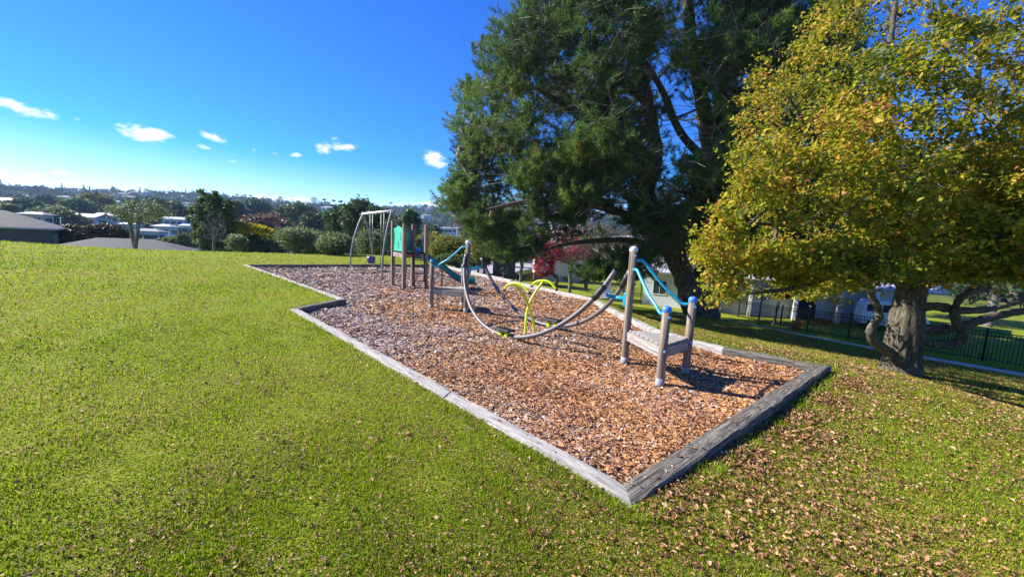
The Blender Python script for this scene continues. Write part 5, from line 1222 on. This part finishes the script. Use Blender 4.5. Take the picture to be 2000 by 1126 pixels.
#@@FAR
def far():
    # scattered houses on the far hillside; near parts keep their own walls and roofs
    roofs=['roof_white','roof_grey','roof_white','roof_red','roof_grey']; walls=['wall_white','wall_cream','wall_white']
    r=np.random.default_rng(5); H_=[]; HL=[]
    for k in range(105):
        px=r.uniform(-30,1150); t=r.random(); Yr=150+800*t**.8
        a=math.atan2((px-1000)/F,1); dist=Yr; x=math.sin(a)*dist; y=math.cos(a)*dist
        if x*x+y*y<200**2: continue
        if 440<px<640 and dist<800 and r.random()<.6: continue
        s=r.uniform(8,14); z=hz(x,y); h=r.uniform(2.0,4.2); rz=r.uniform(-.6,.6); rs=roofs[r.integers(5)]; ws=walls[r.integers(3)]
        H_.append((x,y))
        ep=(z-H)/dist; lbl=f"{'two storey' if h>3.2 else 'single storey'} {ws[5:]} house, {rs[5:]} roof, {'high up' if z>40 else 'halfway up' if z>10 else 'low on'} the {'far left' if px<250 else 'left' if px<480 else 'central' if px<800 else 'right'} {'far ' if dist>600 else ''}hillside"
        root=empty('hillside_house',(x,y,z),lbl,'house','houses on the far hillside'); HL.append((lbl,px,root))
        o=np.array([x,y,z+2.5]); u=np.array([math.cos(rz),math.sin(rz),0]); v=np.array([-u[1],u[0],0]); lx,ly=s/2,s*.28
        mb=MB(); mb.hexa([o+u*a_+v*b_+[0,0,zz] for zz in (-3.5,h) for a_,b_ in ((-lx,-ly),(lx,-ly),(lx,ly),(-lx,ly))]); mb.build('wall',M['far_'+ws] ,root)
        mb=MB(); rh=s*.14; E=[o+u*a_*1.08+v*b_*1.15+[0,0,h] for a_,b_ in ((-lx,-ly),(lx,-ly),(lx,ly),(-lx,ly))]+[o-u*lx*.6+[0,0,h+rh],o+u*lx*.6+[0,0,h+rh]]
        mb.v+=[tuple(p) for p in E]
        for f in ((0,1,5,4),(2,3,4,5),(1,2,5),(3,0,4)): mb.face(f,[(0,0)]*len(f))
        mb.build('roof',M[rs],root)
        if dist<500:
            for q in (-.55,0,.55): 
                mb=MB(); c=o+u*lx*q-v*(ly+.05)+[0,0,h-1.4]; mb.box(c,(1.8,.12,1.2),rz); mb.build('window',M['glass'],root)
    H_=np.array(H_); OR=['leftmost','second from left','third from left','fourth from left','fifth from left','sixth from left','seventh from left','eighth from left']
    for lb in set(q[0] for q in HL):
        g_=sorted([q for q in HL if q[0]==lb],key=lambda q:q[1])
        if len(g_)>1:
            for i,q in enumerate(g_): q[2]['label']=lb+', '+OR[min(i,7)]
    # continuous far wood
    n=13000; a=r.uniform(-1.05,1.1,n); d=95+ (1150-95)*r.random(n)**.75; P=np.c_[np.sin(a)*d,np.cos(a)*d]
    hd=np.min(np.linalg.norm(P[:,None]-H_[None],axis=-1),axis=1); behind=np.ones(n,bool)
    # keep a clearing just in front of each house
    dv=P[:,None]-H_[None]; rr_=np.linalg.norm(H_,axis=1); un=H_/rr_[:,None]; al=-(dv*un[None]).sum(-1); ac=np.abs(dv[...,0]*un[None,:,1]-dv[...,1]*un[None,:,0])
    blk=((al>-6)&(al<18)&(ac<6)).any(1); k=~blk&(hd>7)
    k&=~((d<135)&(np.abs(a)<.25))
    k&=(P[:,1]>60)
    P=P[k]; d=d[k]; n=len(P); z=hgt(P)
    ht=r.uniform(3.2,7,n)*np.where(r.random(n)<.1,1.5,1); ht=np.where(d<250,ht*.75,ht); wd=ht*r.uniform(.4,.8,n); pal=r.random(n)
    near=d<330
    for tag_,sel,fc in (('near',near,110),('far',~near,44)):
        Pn=P[sel]; m=len(Pn); sz=wd[sel]*(.30 if tag_=='near' else .42); N_=m*fc
        dr=r.normal(size=(N_,3)); dr/=np.linalg.norm(dr,axis=1)[:,None]; ra=r.uniform(.55,1,N_); lump=1+.28*np.sin(dr[:,0]*5+np.repeat(pal[sel],fc)*30)*np.sin(dr[:,1]*6+dr[:,2]*5)
        C=np.repeat(np.c_[Pn,z[sel]+ht[sel]*.55],fc,0)+dr*(ra*lump)[:,None]*np.stack([np.repeat(wd[sel],fc),np.repeat(wd[sel],fc),np.repeat(ht[sel]*.5,fc)],1)
        rm=rotm(r.uniform(0,6.28,N_),r.normal(0,.7,N_),r.normal(0,.7,N_)); sc=np.repeat(sz,fc)*r.uniform(.5,1.3,N_)
        V,Fs=scatter(LQ,LQF,C,rm,np.c_[sc,sc*.7,sc])
        var=np.clip(np.repeat(pal[sel],fc)+r.normal(0,.12,N_),0,1)
        mt=M['wood_far']; o=npmesh('far_wood',V,Fs,mt,var=np.repeat(var,4)); tag(o,'bluish green wood covering the distant hills' if tag_=='far' else 'mixed trees filling the valley between houses','wood',kind='stuff')
    # norfolk pines and tall trees along the skyline
    cnt={}
    for px,yt,ky in ((10,356,0),(128,358,1),(170,366,0),(181,372,1),(225,364,0),(278,370,1),(366,376,1),(465,378,2),(480,381,2),(490,384,2),(612,384,3),(632,387,2),(650,389,2),(662,391,2),(760,394,2)):
        a=math.atan2((px-1000)/F,1); dist=900; x,y=math.sin(a)*dist,math.cos(a)*dist; z=hz(x,y); top=atd(px,yt,y)[2]
        hgt_=max(top-z,14); cnt[ky]=cnt.get(ky,0)+1; od=['leftmost','second from left','third from left','fourth from left','fifth from left','sixth from left','seventh from left'][cnt[ky]-1]; root=empty('norfolk_pine',(x,y,z),{0:'tall tiered pine standing up from the left skyline',1:'slender pointed pine on the far skyline',2:'flat topped tall tree on the far skyline',3:'broad round crown on the far skyline'}[ky]+', '+od,'tree','tall trees on the skyline')
        mb=MB(); mb.tube([[x,y,z],[x,y,z+hgt_*.95]],[.6,.2],6); mb.build('trunk',M['bark_pine'],root)
        if ky<2:
            m=300; t=r.random(m)**.7; rad=(1-t)*hgt_*(.24 if ky==0 else .13)*r.uniform(.3,1,m); an=r.uniform(0,6.28,m); t=np.round(t*9)/9+r.normal(0,.012,m); C=np.c_[x+np.cos(an)*rad,y+np.sin(an)*rad,z+hgt_*(.25+.75*t)]
        else:
            m=260; dr=r.normal(size=(m,3)); dr/=np.linalg.norm(dr,axis=1)[:,None]; w=hgt_*(.2 if ky==2 else .42); C=np.array([x,y,z+hgt_*(.86 if ky==2 else .68)])+dr*np.array([w,w,w*.5 if ky==2 else w*.75])*r.uniform(.4,1,m)[:,None]
        rm=rotm(r.uniform(0,6.28,m),r.normal(0,.5,m),r.normal(0,.5,m)); V,Fs=scatter(LQ,LQF,C,rm,np.full(m,hgt_*.06)); npmesh('crown',V,Fs,M['leaf_dark'],root,var=np.repeat(r.random(m)*.6,4))
M['wood_far']=mat_leaf('far_wood_leaves',G((0,(.018,.036,.018)),(.45,(.035,.065,.03)),(.8,(.06,.095,.035)),(.92,(.09,.085,.045)),(.98,(.14,.09,.06)),(1,(.16,.14,.06))),.15,.95)
far()
# haze -------------------------------------------------------------------
def haze():
    mb=MB(); mb.box((0,650,105),(4400,2200,250)); 
    m=bpy.data.materials.new('haze'); m.use_nodes=True; N=m.node_tree.nodes; L=m.node_tree.links; N.clear()
    o_=N.new('ShaderNodeOutputMaterial'); v=N.new('ShaderNodeVolumePrincipled'); v.inputs['Color'].default_value=(.42,.64,1,1); v.inputs['Density'].default_value=.00020; v.inputs['Anisotropy'].default_value=.2
    L.new(v.outputs[0],o_.inputs['Volume']); o=mb.build('haze',m); tag(o,'thin blue haze in the air over the valley','haze',kind='stuff')
haze()
print('done',time.time()-T0)
